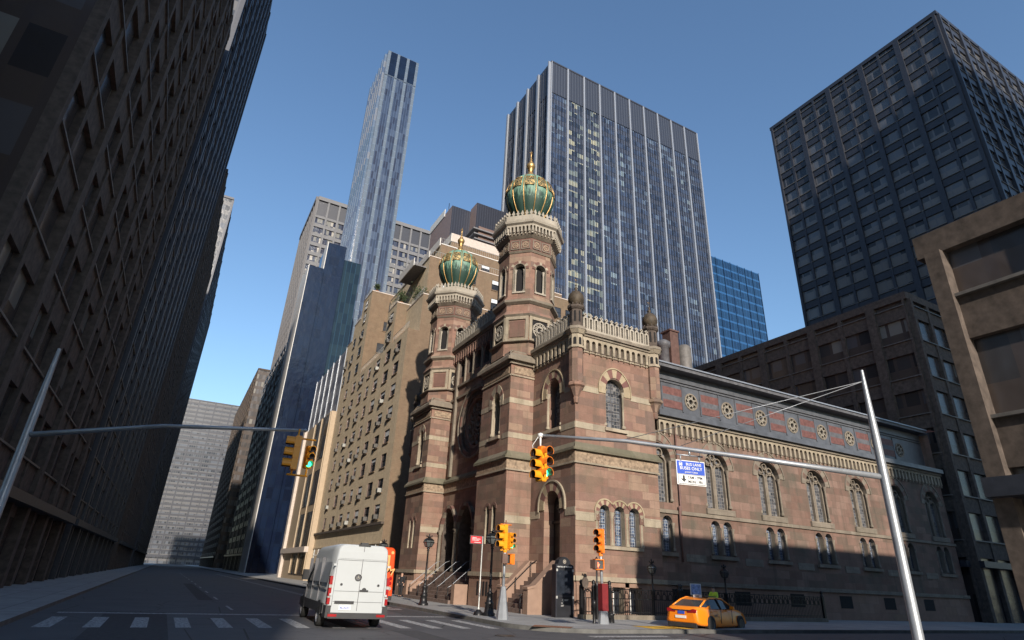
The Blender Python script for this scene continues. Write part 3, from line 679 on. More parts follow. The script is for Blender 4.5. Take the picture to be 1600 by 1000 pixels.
    for i in range(8):
        a = i*PI/4; F = Fr(cx+R3*math.cos(a), cy+R3*math.sin(a), -math.sin(a), math.cos(a))
        o_.ring(F, 0, 23.35, .43, .72, 0, .05, [PK, TN, PK], n=9, jamb=.0); o_.ring(F, 0, 23.35, .43, .49, 0, .09, ['grey_tan_stone'], n=8, jamb=1.95)
        for sg in (-1, 1): colonnette(o_, F, sg*.34, 21.45, 23.35, -.12, 'pale_stone', .06)
        o_.fbox(F, -.5, .5, 21.3, 21.42, 0, .1, 'pale_stone')
        F = Fr(cx+(R-.02)*math.cos(a), cy+(R-.02)*math.sin(a), -math.sin(a), math.cos(a))
        for sg in (-1, 1):
            c = sg*.41; o_.fbox(F, c-.33, c+.33, 25.1, 25.78, 0, .04, PK); o_.ring(F, c, 25.44, .16, .26, .04, .07, ['carved_ornament'], n=8, a1=2*PI); o_.ring(F, c, 25.44, .03, .1, .04, .07, ['carved_ornament'], n=8, a1=2*PI)
            for q in (-1, 1): o_.fbox(F, c+q*.33-.03, c+q*.33+.03, 25.07, 25.81, 0, .07, 'grey_tan_stone')
            for q in (25.07, 25.78): o_.fbox(F, c-.33, c+.33, q, q+.06, 0, .07, 'grey_tan_stone')
    part('belfry_arches', o_, body)
    # light stone balcony
    o_ = MB(); o_.oct(cx, cy, R+.2, 26.2, 26.35, 'grey_tan_stone', R+.3)
    R4 = R+.15; o_.oct(cx, cy, R4, 26.35, 27.2, 'pale_stone', cap=False)
    for i in range(8):
        a = i*PI/4; F = Fr(cx+R4*math.cos(a), cy+R4*math.sin(a), -math.sin(a), math.cos(a)); h4 = (R4+.28)*k
        corbels(o_, F, -h4, h4, 26.42, 27.05, .28, 'pale_stone', .31)
    o_.oct(cx, cy, R+.42, 27.03, 27.15, 'pale_stone', R+.6); o_.oct(cx, cy, R+.6, 27.15, 27.32, 'pale_stone', R+.66)
    R5 = R+.5; o_.oct(cx, cy, R5, 27.32, 27.85, 'pale_stone')
    for i in range(8):
        a = i*PI/4; F = Fr(cx+R5*math.cos(a), cy+R5*math.sin(a), -math.sin(a), math.cos(a)); h5 = R5*k; n = 6
        for j in range(n):
            c = -h5+(j+.5)*2*h5/n; d = .15
            o_.fbox(F, c-.06, c+.06, 27.85, 28.0, -.16, 0, 'pale_stone')
            o_.fpoly(F, [(c-d, 28.05), (c-d*.4, 27.95), (c+d*.4, 27.95), (c+d, 28.05), (c+d*.5, 28.15), (c+.02, 28.33), (c-.02, 28.33), (c-d*.5, 28.15)], -.14, -.02, 'pale_stone', back=True)
    part('balcony', o_, body)
    # dome: melon of twelve bays between gold ribs
    o_ = MB(); n = 12; sub = 4; zc = 30.95
    prof = [(1.0, 27.9), (1.05, 28.7), (1.22, 29.1), (1.48, 29.5), (1.72, 30.0), (1.88, 30.5), (1.95, 31.05), (1.92, 31.55), (1.78, 32.1), (1.52, 32.55), (1.15, 32.92), (.72, 33.18), (.4, 33.32)]
    def pt(r, z, a, dr=0): return Vector((cx+(r+dr)*math.cos(a), cy+(r+dr)*math.sin(a), z))
    for i in range(n):
        a0 = 2*PI*(i+.5)/n
        for j in range(len(prof)-1):
            for s in range(sub):
                f0, f1 = s/sub, (s+1)/sub; A, B = a0+f0*2*PI/n, a0+f1*2*PI/n
                b0, b1 = .12*math.sin(PI*f0)*prof[j][0]/2, .12*math.sin(PI*f1)*prof[j][0]/2
                (r0, z0), (r1, z1) = prof[j], prof[j+1]
                o_.face([pt(r0, z0, A, b0), pt(r0, z0, B, b1), pt(r1, z1, B, b1*r1/r0), pt(r1, z1, A, b0*r1/r0)], 'patina', True)
    dm = part('dome', o_, body)
    o_ = MB()
    for i in range(n):
        a0 = 2*PI*(i+.5)/n; o_.tube([pt(r, z, a0, .03) for r, z in prof], .05, 'gold', 6)
        for s in (-.045, .045): pass
    part('dome_ribs', o_, body)
    o_ = MB()
    for i in range(n):
        a0 = 2*PI*(i+1)/n; da = .17
        for (r0, z0), (r1, z1) in (((1.94, 31.25), (1.87, 31.75)), ((1.87, 31.75), (1.7, 32.2))):
            for s in (-1, 0):
                A, B = a0+s*da, a0+(s+1)*da
                o_.face([pt(r0, z0, A, .15), pt(r0, z0, B, .15), pt(r1, z1, B, .15), pt(r1, z1, A, .15)], 'gold_panel')
        for z, r in ((31.23, 1.95), (32.22, 1.7)): o_.tube([pt(r, z, a0-da, .16), pt(r, z, a0, .17), pt(r, z, a0+da, .16)], .025, 'gold', 5)
        for s in (-1, 1): o_.tube([pt(1.94, 31.25, a0+s*da, .15), pt(1.87, 31.75, a0+s*da, .15), pt(1.7, 32.2, a0+s*da, .15)], .035, 'gold', 5)
        o_.lathe([(.16, 0), (.2, 0)], (0, 0, 0), 3) if False else None
    part('gold_squares', o_, body)
    o_ = MB()
    o_.lathe([(.5, 33.2), (.62, 33.3), (.5, 33.45), (.36, 33.55), (.3, 33.75), (.2, 33.95), (.16, 34.1), (.26, 34.18), (.14, 34.25), (.3, 34.4), (.38, 34.62), (.36, 34.8), (.22, 35.0), (.12, 35.08), (.17, 35.16), (.08, 35.25), (.11, 35.45), (.06, 35.55), (.05, 35.8), (.09, 35.9), (.03, 36.0), (.02, 36.35), (0, 36.4)], (cx, cy, 0), 16, 'gold')
    for a in (0, PI/2):
        o_.tube([(cx-.18*math.cos(a), cy-.18*math.sin(a), 36.1), (cx+.18*math.cos(a), cy+.18*math.sin(a), 36.1)], .025, 'gold', 5)
    part('finial', o_, body)
    return body
tw_near = tower()
tw_far = copy_tree(tw_near, synagogue); tw_far.location = (0, 14.65, 0)
tw_near['label'] = 'nearer and taller looking tower'; tw_far['label'] = 'farther domed tower'

# --- centre front with the rose window, between the towers
FC = Fr(XF, 48.05, 0, -1); LC = 48.05-37.7
mb = MB(); cz = 13.55; cc = LC/2
circ = lambda c, z, r, n=28: [(c+r*math.cos(2*PI*i/n), z+r*math.sin(2*PI*i/n)) for i in range(n)]
ports = [arch(cc+d, 1.42, 2.1, 5.2, 12, .18) for d in (-3.25, 0, 3.25)]
row = [arch(cc-3.3+i*1.65, .5, 18.2, 19.3, 8) for i in range(5)]
mb.wall(FC, [(0, G), (LC, G), (LC, 21.5), (0, 21.5)], [circ(cc, cz, 2.6)]+ports+row, BS, depth=1.2, mr='dark_stone')  # reveals coloured dark to carry the deep portal shade
mb.box(XF+1.6, 26, 37.8, 48, G, 21.45, 'dark_stone'); mb.box(XF, 26, 37.72, 48.03, 21.45, 21.5, 'slate_dark')
mb.face([(XF, 37.7, 16), (26, 37.7, 16), (26, 37.7, 21.5), (XF, 37.7, 21.5)], BS); mb.face([(XF, 48.05, 16), (26, 48.05, 16), (26, 48.05, 21.5), (XF, 48.05, 21.5)], BS)
front = part('centre_front', mb, synagogue)
mb = MB()
mb.fpoly(FC, circ(cc, cz, 2.6), -.6, -.58, 'dark_glass')
mb.ring(FC, cc, cz, 2.0, 2.25, -.6, -.2, [BS], n=16, a1=2*PI); mb.ring(FC, cc, cz, 2.25, 2.6, -.6, -.08, ['dark_stone'], n=16, a1=2*PI)
mb.ring(FC, cc, cz, .32, .42, -.6, -.35, ['grey_tan_stone'], n=10, a1=2*PI)
for i in range(12):
    a = i*PI/6; mb.ring(FC, cc+1.55*math.cos(a), cz+1.55*math.sin(a), .3, .38, -.6, -.35, ['grey_tan_stone'], n=8, a1=2*PI)
    mb.ring(FC, cc+.9*math.cos(a+.26), cz+.9*math.sin(a+.26), .2, .26, -.6, -.35, ['grey_tan_stone'], n=8, a1=2*PI)
part('rose_window', mb, front)
mb = MB(); mb.ring(FC, cc, cz, 2.62, 2.95, 0, .1, ['dark_stone', PK], n=20, a1=2*PI); mb.ring(FC, cc, cz, 2.95, 3.08, 0, .16, ['grey_tan_stone'], n=20, a1=2*PI); part('rose_surround', mb, front)
mb = MB()
for u in (1.15, LC-1.15): mb.fbox(FC, u-.16, u+.16, 9.45, 19.6, 0, .22, 'grey_tan_stone')
for z in (17.3, 16.2): mb.fbox(FC, 0, LC, z, z+.2, 0, .15, 'grey_tan_stone')
for z in (14.3, 12.2, 10.6): mb.fbox(FC, 0, 1.0, z, z+.35, 0, .04, TN); mb.fbox(FC, LC-1.0, LC, z, z+.35, 0, .04, TN)
for i in range(6): mb.fbox(FC, cc-4.2+i*1.65+.0, cc-4.2+i*1.65+.15, 17.5, 19.9, 0, .15, 'grey_tan_stone')
part('pilasters', mb, front)
mb = MB(); frieze(mb, FC, .1, LC-.1); part('string_course', mb, front)
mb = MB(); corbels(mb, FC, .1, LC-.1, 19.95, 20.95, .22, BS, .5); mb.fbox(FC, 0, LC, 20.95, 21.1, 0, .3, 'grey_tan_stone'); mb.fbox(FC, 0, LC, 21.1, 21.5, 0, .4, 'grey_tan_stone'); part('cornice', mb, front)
mb = MB(); crest(mb, FC, .05, LC-.05, 21.5, 22.75, .05, .25, 'pale_stone', .5); part('parapet', mb, front)
for i in range(5): window_part(front, FC, cc-3.3+i*1.65, .5, 18.2, 19.3, .5, 'leaded_glass', name='arcade_window')
mb = MB()
for d in (-3.25, 0, 3.25):
    mb.ring(FC, cc+d, 5.2, 1.42, 1.62, 0, .3, ['grey_tan_stone', PK], n=9, pt=.18)
    for s in (-1, 1): colonnette(mb, FC, cc+d+s*1.55, 2.1, 5.2, .18, 'grey_tan_stone', .13)
part('portal_arches', mb, front)
for d in (-3.25, 0, 3.25):
    mb = MB(); mb.fpoly(FC, arch(cc+d, 1.42, 2.1, 5.2, 12, .18), -1.2, -1.18, 'dark_void'); mb.fbox(FC, cc+d-1.4, cc+d+1.4, 4.6, 4.8, -1.18, -1.1, 'door_wood')
    for s in (-1, 1): mb.fbox(FC, cc+d+s*.7-.62, cc+d+s*.7+.62, 2.1, 4.6, -1.18, -1.14, 'door_wood')
    part('portal_door', mb, front)
# steps to the portal
mb = MB(); ns = 9; y0s, y1s = 38.6, 47.2
for i in range(ns): mb.box(16.75+i*.32, XF+.3, y0s, y1s, G+i*.215, G+(i+1)*.215, 'stair_stone')
for y in (y0s-.55, y1s): mb.box(16.9, XF, y, y+.5, G, 1.35, 'smooth_brownstone'); 
part('front_steps', mb, synagogue)
for i in range(5):
    mb = MB(); y = y0s+.6+i*1.85; mb.tube([(16.9, y, 1.1), (17.1, y, 1.2), (19.0, y, 2.75), (19.3, y, 2.85)], .022, 'steel_pole', 6)
    mb.tube([(16.95, y, G), (16.95, y, 1.12)], .03, 'black_iron', 6); mb.tube([(18.2, y, .9), (18.2, y, 2.1)], .03, 'black_iron', 6); part('stair_rail', mb, synagogue)
# side door steps
mb = MB(); ya, yb = 30.0, 32.5; x00 = 17.3
for i in range(9): mb.box(x00+i*.26, XF+.4, ya, yb, G+i*.228, G+(i+1)*.228, 'stair_stone')
part('side_steps', mb, synagogue)
def cheek(y0, y1, xa):
    mb = MB(); F = Fr(0, y0, 1, 0)
    pts = [(xa, G), (XF-.02, G), (XF-.02, 2.75), (xa+1.9, 2.75), (xa+.45, 1.45), (xa, 1.35)]
    mb.fpoly(F, pts, -(y1-y0), 0, 'smooth_brownstone', back=True)
    cap = [(xa-.05, 1.35), (xa+.45, 1.45), (xa+1.9, 2.75), (XF-.02, 2.75), (XF-.02, 2.87), (xa+1.86, 2.87), (xa+.42, 1.57), (xa-.05, 1.47)]
    mb.fpoly(F, cap, -(y1-y0)-.05, .05, 'smooth_brownstone', back=True); return part('stair_wall', mb, synagogue)
cheek(29.45, 29.95, 17.35); cheek(32.5, 32.95, 17.35)
for y in (30.15, 32.3):
    mb = MB(); mb.tube([(17.2, y, 1.0), (17.45, y, 1.12), (19.3, y, 2.75), (19.6, y, 2.9)], .028, 'black_iron', 6)
    for x, z in ((17.3, .15), (18.2, 1.0), (19.2, 1.9)): mb.tube([(x, y, z), (x, y, z+.95)], .024, 'black_iron', 6)
    part('stair_rail', mb, synagogue)

# --- nave side along the cross street
YN = 28.75; FN = Fr(26.0, YN, 1, 0); LN = 34.0
mb = MB(); wins = [1.35+i*5.25 - 1.0 for i in range(7)]
wins = [.35+i*5.25 for i in range(7)]
holes = []
for c in wins:
    if c-1.15 > 0: holes.append(arch(c, 1.12, 6.65, 9.3, 12))
    for s in (-.55, .55):
        if c+s-.42 > 0: holes.append(arch(c+s, .42, 3.75, 5.45, 8))
holes.append([(.01, 6.65), (1.47, 6.65)]+[(.35+1.12*math.cos(a), 9.3+1.12*math.sin(a)) for a in [i*1.25/8*1.5 for i in range(9)] if .35+1.12*math.cos(a) > .01])
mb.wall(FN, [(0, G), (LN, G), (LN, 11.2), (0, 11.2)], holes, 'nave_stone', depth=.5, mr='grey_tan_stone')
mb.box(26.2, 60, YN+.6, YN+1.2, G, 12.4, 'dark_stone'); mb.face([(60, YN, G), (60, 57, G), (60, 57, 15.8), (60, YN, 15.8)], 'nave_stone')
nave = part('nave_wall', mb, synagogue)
for i, c in enumerate(wins):
    if i == 0:
        q = MB(); q.fbox(FN, 0, 1.47, 6.65, 10.4, -.5, -.48, 'leaded_glass'); q.ring(FN, .9, 9.2, .36, .47, -.48, -.3, ['grey_tan_stone'], n=6, jamb=2.5); q.ring(FN, .8, 9.85, .22, .3, -.48, -.3, ['grey_tan_stone'], n=8, a1=2*PI); q.fbox(FN, .3, .42, 6.65, 9.4, -.48, -.28, 'grey_tan_stone'); part('window', q, nave)
    else: window_part(nave, FN, c, 1.12, 6.65, 9.3, .45, trac='twin')
    for s in (-.55, .55):
        if c+s-.42 > 0: window_part(nave, FN, c+s, .42, 3.75, 5.45, .4, 'lattice_glass', trac='bars')
mb = MB()
for i, c in enumerate(wins):
    a1 = PI if i else 1.75
    mb.ring(FN, c, 9.3, 1.12, 1.58, 0, .05, ['grey_tan_stone', 'nave_stone', 'grey_tan_stone', 'nave_stone'], n=11, a1=a1, pt=.1); mb.ring(FN, c, 9.3, 1.58, 1.66, 0, .1, ['grey_tan_stone'], n=9, a1=a1, pt=.1)
    for s in ((1,) if i == 0 else (-1, 1)): colonnette(mb, FN, c+s*1.12, 6.75, 9.3, -.08, 'grey_tan_stone', .08)
    if i: mb.fbox(FN, c-1.3, c+1.3, 6.25, 6.62, 0, .15, 'grey_tan_stone')
    for s in (-1.0, 0, 1.0):
        if c+s > 0: colonnette(mb, FN, c+s*.99+.0, 3.8, 5.45, .0, 'grey_tan_stone', .07)
    mb.fbox(FN, max(0.02, c-1.2), c+1.2, 3.5, 3.72, 0, .14, 'grey_tan_stone')
    if i < 6: q = MB(); q.fbox(FN, c+1.9, c+3.6, 3.25, 3.7, 0, .03, 'grey_tan_stone'); part('stone_band', q, nave)
part('window_surrounds', mb, nave)
mb = MB(); mb.fbox(FN, 0, LN, 6.0, 6.22, 0, .1, 'grey_tan_stone'); mb.fbox(FN, 0, LN, G, 1.9, 0, .1, 'brownstone_plinth'); mb.fbox(FN, 0, LN, 1.9, 2.15, 0, .2, 'grey_tan_stone')
for c in wins: mb.fbox(FN, c+.5, c+1.9, .9, 1.7, .1, .11, 'dark_void') if c < 30 else None
part('plinth', mb, nave)
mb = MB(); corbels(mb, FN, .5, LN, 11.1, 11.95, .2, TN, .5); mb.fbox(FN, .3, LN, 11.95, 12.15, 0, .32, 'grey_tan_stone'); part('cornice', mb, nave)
mb = MB(); mb.fbox(FN, .3, LN, 12.15, 12.5, -.3, .55, 'slate_metal'); mb.face([FN.p(.3, 12.5, .5), FN.p(LN, 12.5, .5), FN.p(LN, 12.95, -.7), FN.p(.3, 12.95, -.7)], 'slate_metal'); part('gutter', mb, nave)
YK = 29.55; FK = Fr(26.0, YK, 1, 0); mb = MB()
roses = [.95+i*3.66 for i in range(9)]
mb.wall(FK, [(0, 12.6), (LN, 12.6), (LN, 15.9), (0, 15.9)], [circ(c, 14.0, .62, 16) for c in roses], 'slate_metal', depth=.2)
for c in roses[:-1]:
    m0, m1 = c+.95, c+2.75
    mb.fbox(FK, m0-.12, m0, 13.1, 15.0, 0, .06, 'slate_metal'); mb.fbox(FK, m1, m1+.12, 13.1, 15.0, 0, .06, 'slate_metal')
    for z, mm in ((13.25, 'slate_red'), (13.8, 'slate_dark'), (14.2, 'slate_red')): mb.fbox(FK, m0, m1, z, z+(.55 if mm == 'slate_red' else .4), 0, .03, mm)
mb.fbox(FK, 0, LN, 15.05, 15.12, 0, .08, 'slate_dark'); mb.fbox(FK, 0, LN, 15.25, 15.3, 0, .1, 'slate_dark')
cl = part('clerestory', mb, synagogue)
for c in roses:
    q = MB(); q.fpoly(FK, circ(c, 14.0, .62, 16), -.2, -.18, 'dark_void'); q.ring(FK, c, 14.0, .53, .64, -.18, .04, ['grey_tan_stone'], n=14, a1=2*PI); q.ring(FK, c, 14.0, .2, .25, -.15, .0, ['pale_stone'], n=8, a1=2*PI)
    for j in range(8):
        b0 = j*PI/4
        for dd in (-.5, .5):
            p0 = (c+.24*math.cos(b0), 14+.24*math.sin(b0)); p1 = (c+.54*math.cos(b0+dd), 14+.54*math.sin(b0+dd)); nx, nz = -(p1[1]-p0[1]), p1[0]-p0[0]; l = math.hypot(nx, nz)/.028
            q.fpoly(FK, [(p0[0]-nx/l, p0[1]-nz/l), (p1[0]-nx/l, p1[1]-nz/l), (p1[0]+nx/l, p1[1]+nz/l), (p0[0]+nx/l, p0[1]+nz/l)], -.15, .0, 'pale_stone')
    part('small_rose_window', q, cl)
mb = MB()
mb.fbox(FK, .3, LN, 15.9, 16.15, -.2, .75, 'slate_dark'); mb.fbox(FK, .3, LN, 16.15, 16.25, -.2, .85, 'silver_pier')
F2 = FK; mb.face([F2.p(.3, 16.25, .7), F2.p(LN, 16.25, .7), F2.p(LN, 16.95, -.8), F2.p(.3, 16.95, -.8)], 'slate_dark')
mb.face([F2.p(0, 16.95, -.8), F2.p(LN, 16.95, -.8), (60, 43, 21.2), (26, 43, 21.2)], 'roof_red'); mb.face([(26, 43, 21.2), (60, 43, 21.2), (60, 56, 16.9), (26, 56, 16.9)], 'roof_red')
mb.face([(60, 28, 16), (60, 57, 16), (60, 43, 21.2)], 'roof_red'); mb.fbox(FK, 0, LN, 16.9, 17.05, -.95, -.75, 'roof_red')
roof = part('roof', mb, synagogue)
mb = MB(); mb.box(35.0, 35.95, 35.6, 36.6, 18, 22.8, 'chimney_brick'); mb.box(34.9, 36.05, 35.5, 36.7, 22.8, 22.95, 'chimney_brick'); part('chimney', mb, roof)
mb = MB(); mb.lathe([(.45, 18), (.45, 21.0), (.62, 21.1), (.62, 21.5), (.3, 21.75), (0, 21.8)], (34.3, 35.8, 0), 14, 'slate_dark'); part('vent_cowl', mb, roof)
mb = MB(); mb.lathe([(.62, 18.3), (.62, 21.5), (.45, 21.75), (0, 21.8)], (36.75, 35.8, 0), 16, 'vent_grey'); part('vent_cowl', mb, roof)
mb = MB(); mb.tube([(27.8, 28.55, 6.5), (27.8, 28.55, 3.2)], .07, 'copper_pipe', 8); mb.tube([(27.95, 28.6, 12), (27.95, 28.6, 6.2), (27.8, 28.55, 5.9)], .06, 'copper_pipe', 8); part('drainpipe', mb, nave)
# ------------------------------------------------------------------ apartment building next door
apt = thing('apartment_building', 'stepped tan brick apartment building with window air conditioners, beyond the synagogue', 'building', (19.7, 81, G))
AX, AY0, AY1 = 19.7, 64.2, 98.4
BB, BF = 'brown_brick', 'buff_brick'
FA = Fr(AX, AY1, 0, -1)       # avenue face: u = AY1 - y
cols = [93.5, 88.6, 84.1, 80.2, 76.1, 71.6, 67.4]
wd = [1.4, 1.7, 1.8, 1.4, 1.9, 2.05, 1.9]
mb = MB(); holes = []; WN = []
for r in range(8):
    for c, w in zip(cols, wd):
        z0 = 7.2+2.85*r; u = AY1-c
        if z0+1.6 > 29.2: continue
        holes.append([(u-w/2, z0), (u+w/2, z0), (u+w/2, z0+1.6), (u-w/2, z0+1.6)]); WN.append((u, z0, w))
mb.wall(FA, [(0, G), (AY1-AY0, G), (AY1-AY0, 29.4), (0, 29.4)], holes, BF, depth=.14, mr='brown_metal')  # window reveals coloured dark, painting in their shade
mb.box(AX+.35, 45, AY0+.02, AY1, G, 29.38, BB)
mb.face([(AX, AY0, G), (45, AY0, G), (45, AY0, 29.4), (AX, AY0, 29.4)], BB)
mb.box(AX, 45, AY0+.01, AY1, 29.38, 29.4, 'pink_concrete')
body = part('main_block', mb, apt)
mb = MB(); mb.fbox(FA, -.1, AY1-AY0+.1, 6.55, 6.8, 0, .35, 'dark_stone'); mb.fbox(FA, 0, AY1-AY0, 4.6, 4.8, 0, .1, BF); part('ledge', mb, apt)
mb = MB(); mb.fbox(FA, 1, AY1-AY0-1.5, 1, 4.5, 0, .04, 'dark_glass')
for k in range(12): mb.fbox(FA, 1+k*2.85, 1.12+k*2.85, 1, 4.5, .04, .12, 'aluminium')
mb.fbox(FA, 1, AY1-AY0-1.5, 3.6, 3.75, .04, .1, 'white_paint'); part('shopfront', mb, apt)
def tier(x0, x1, y0, y1, z0, z1, name='upper_tier', cap=True, mcap='pink_concrete', rail=False):
    mb = MB(); mb.box(x0, x1, y0, y1, z0, z1, BB, mx=BF)  # avenue side takes the paler brick in place of stronger sun
    if cap: mb.box(x0-.06, x1, y0-.06, y1+.06, z1, z1+.14, mcap)
    o = part(name, mb, apt)
    return o
wb = tier(AX+.004, 24, 70.5, 74.4, 29.4, 35.4); tier(21.15, 45, AY0, 86, 29.42, 34.5) if False else None
t2 = tier(21.15, 45, AY0+.003, 70.48, 29.4, 34.5); t2b = tier(24.2, 45, 70.49, 85.98, 29.4, 34.5)
wa = tier(AX+.004, 26, 86, 91.2, 29.4, 43.7); wa2 = tier(AX+.004, 26, 91.21, 95.2, 29.4, 40.6); wa3 = tier(AX+.004, 26, 95.21, 98.39, 29.4, 37.8)
t3 = tier(22.9, 45, 68.5, 85.97, 34.66, 42.7); t4 = tier(25.2, 45, 70.8, 85.9, 42.86, 46.6, mcap='white_concrete'); t5 = tier(27.3, 37, 72.2, 85.8, 46.76, 48.9, mcap='white_concrete'); tier(38.5, 45.2, 63.9+.4, 70.4, 34.66, 39.6)
mb = MB()   # white parapet panels
mb.box(27.2, 37, 72.05, 72.17, 48.5, 49.9, 'pink_concrete'); mb.box(27.1, 27.22, 72.1, 85, 48.5, 49.9, 'white_concrete'); mb.box(24.95, 25.08, 70.9, 85, 46.4, 47.7, 'white_concrete'); mb.box(22.75, 22.85, 68.6, 80, 42.6, 43.6, 'white_concrete'); mb.box(25.0, 45, 70.6, 70.7, 42.9, 43.1, 'black_iron')
part('roof_parapet', mb, apt)
mb = MB()   # overhanging white terrace slab
mb.box(21.1, 23.4, 69.6, 76, 41.3, 41.5, 'concrete_pink'); mb.box(21.0, 21.1, 69.6, 76, 41.2, 42.4, 'white_concrete'); part('terrace_slab', mb, apt)
mb = MB()
for k in range(5): mb.box(31.8-k*.12, 45, 73.6+k*.02, 85, 49.4+k*.95, 49.62+k*.95, 'concrete_grey'); mb.box(32.4, 44.8, 74.1, 84.8, 49.62+k*.95, 50.35+k*.95, 'brown_metal')
part('louvred_penthouse', mb, apt)
def sash(F, u, z0, w, depth=.12, h=1.6, parent=apt, blind=None):
    q = MB(); q.fbox(F, u-w/2, u+w/2, z0, z0+h, -depth-.01, -depth+.01, 'window_dark')
    f = .05
    for a, b_, c, d in ((u-w/2, u-w/2+f, z0, z0+h), (u+w/2-f, u+w/2, z0, z0+h), (u-w/2, u+w/2, z0, z0+f), (u-w/2, u+w/2, z0+h-f, z0+h), (u-w/2, u+w/2, z0+h*.5, z0+h*.5+f)): q.fbox(F, a, b_, c, d, -depth+.01, -depth+.05, 'black_iron')
    if blind: q.fbox(F, u-w/2+f, u+w/2-f, z0+h*(1-blind), z0+h-f, -depth+.011, -depth+.02, 'blind')
    q.fbox(F, u-w/2-.08, u+w/2+.08, z0-.12, z0, .0, .1, 'brown_brick')
    return part('window', q, parent)
def aircon(F, u, z0, w=.66, dark=False):
    q = MB(); mm = 'ac_grey' if not dark else 'ac_pale'
    q.fbox(F, u-w/2, u+w/2, z0, z0+.46, -.1, .34, mm)
    for k in range(6): q.fbox(F, u-w/2+.04, u+w/2-.04, z0+.05+k*.065, z0+.075+k*.065, .34, .352, 'black_plastic')
    for s in (-1, 1): q.tube([F.p(u+s*w*.35, z0, .38), F.p(u+s*w*.35, z0-.3, .02)], .015, 'black_iron', 4)
    return part('air_conditioner', q, apt)
rnd = random.Random(3)
for u, z0, w in WN:
    sash(FA, u, z0, w, blind=rnd.choice([None, None, .3, .5, .25]))
    if rnd.random() < .58: aircon(FA, u+rnd.choice([-.18, 0, .2]), z0+.05, dark=rnd.random() < .3)
for c, w, zs in ((72.4, 1.6, (29.9+.15, 32.9)), (88.6, 1.6, (30.2, 33.1, 36.0, 38.9, 41.3)), (93.3, 1.3, (30.2, 33.1, 36.0)), (96.9, 1.0, (30.2, 33.1))):
    for z in zs:
        sash(Fr(AX, AY1, 0, -1), AY1-c, z, w, depth=.0)
        if rnd.random() < .6: aircon(Fr(AX+.004, AY1, 0, -1), AY1-c, z+.05)
for x, z in ((23.4, 41.0-.2), (22.9, 37.2), (22.3, 33.4)): sash(Fr(0, 86, 1, 0), x, z, 1.3, depth=.0)
for x, z in ((22.3, 32.3),): sash(Fr(0, 70.5, 1, 0), x, z, 1.3, depth=.0)
for x, z in ((33.4, 40.2), (33.4, 37.2), (29.5, 37.2), (25.6, 37.2), (29.5, 40.2), (40, 37.2)): sash(Fr(0, 68.5, 1, 0), x, z, 1.3, depth=.0, blind=.4)
for x, z in ((32.6, 43.6), (28.5, 43.6), (36.5, 43.6)): sash(Fr(0, 70.8, 1, 0), x, z, 1.4, depth=.0, blind=.3)
for x, z in ((41.5, 36.4), (43.5, 36.4)): sash(Fr(0, 64.3, 1, 0), x, z, 1.2, depth=.0)
def railing(p0, p1, h=1.0):
    mb = MB(); a, b_ = Vector(p0), Vector(p1); L = (b_-a).length; n = max(2, int(L/.35))
    mb.tube([a+Vector((0, 0, h)), b_+Vector((0, 0, h))], .03, 'aluminium', 4)
    for i in range(n+1): p = a.lerp(b_, i/n); mb.tube([p, p+Vector((0, 0, h))], .015, 'aluminium', 3)
    return part('terrace_railing', mb, apt)
railing((19.8, 74.5, 29.4), (19.8, 85.9, 29.4)); railing((19.8, 64.4, 29.4), (19.8, 70.4, 29.4)); railing((19.85, 70.6, 35.5), (19.85, 74.3, 35.5)); railing((21.3, 64.4, 34.6), (21.3, 70, 34.6)); railing((19.8, 86.1, 43.8), (19.8, 91, 43.8)); railing((25.3, 70.95, 46.7), (45, 70.95, 46.7)); railing((23, 68.6, 42.8), (45, 68.6, 42.8)); railing((19.85, 91.3, 40.7), (19.85, 95, 40.7))
def shrub(loc, r, h, label, seed):
    R_ = random.Random(seed); t = thing('potted_shrub', label, 'plant', loc, group='shrubs on the roof terraces')
    mb = MB(); x, y, z = loc; mb.lathe([(.25, 0), (.38, .5), (.33, .5), (.3, .42), (0, .42)], loc, 10, 'rust'); part('pot', mb, t)
    mb = MB(); mb.tube([(x, y, z+.4), (x+.05, y, z+h*.6)], .04, 'bark', 5); part('stem', mb, t)
    mb = MB()
    for i in range(420):
        a, b_, c = R_.gauss(0, .42), R_.gauss(0, .42), R_.gauss(0, .4); p = Vector((x+a*r, y+b_*r, z+.55+h*.5+c*h*.5)); d = .13
        n1 = Vector((R_.uniform(-1, 1), R_.uniform(-1, 1), R_.uniform(-1, 1))).normalized(); n2 = n1.orthogonal().normalized()
        mb.face([p-n1*d, p+n2*d*.6, p+n1*d, p-n2*d*.6], 'leafy')
    part('foliage', mb, t)
for i, (x, y, z, r, h, lb) in enumerate(((20.5, 71.6, 35.54, .9, 1.9, 'bushy shrub at the front edge of the tan brick terrace, lowest of the terrace plants'), (20.9, 73.4, 35.54, 1.0, 2.4, 'taller shrub behind the front one on the tan brick terrace'), (22.0, 69.5, 34.64, .8, 3.0, 'upright shrub under the white overhanging terrace slab'), (22.1, 67.9, 34.64, .9, 2.3, 'spreading shrub between the white slab and the farther onion dome'), (20.6, 87, 43.84, .5, 1.4, 'small shrub on the highest corner of the left wing of the tan brick building'))): shrub((x, y, z), r, h, lb, i)
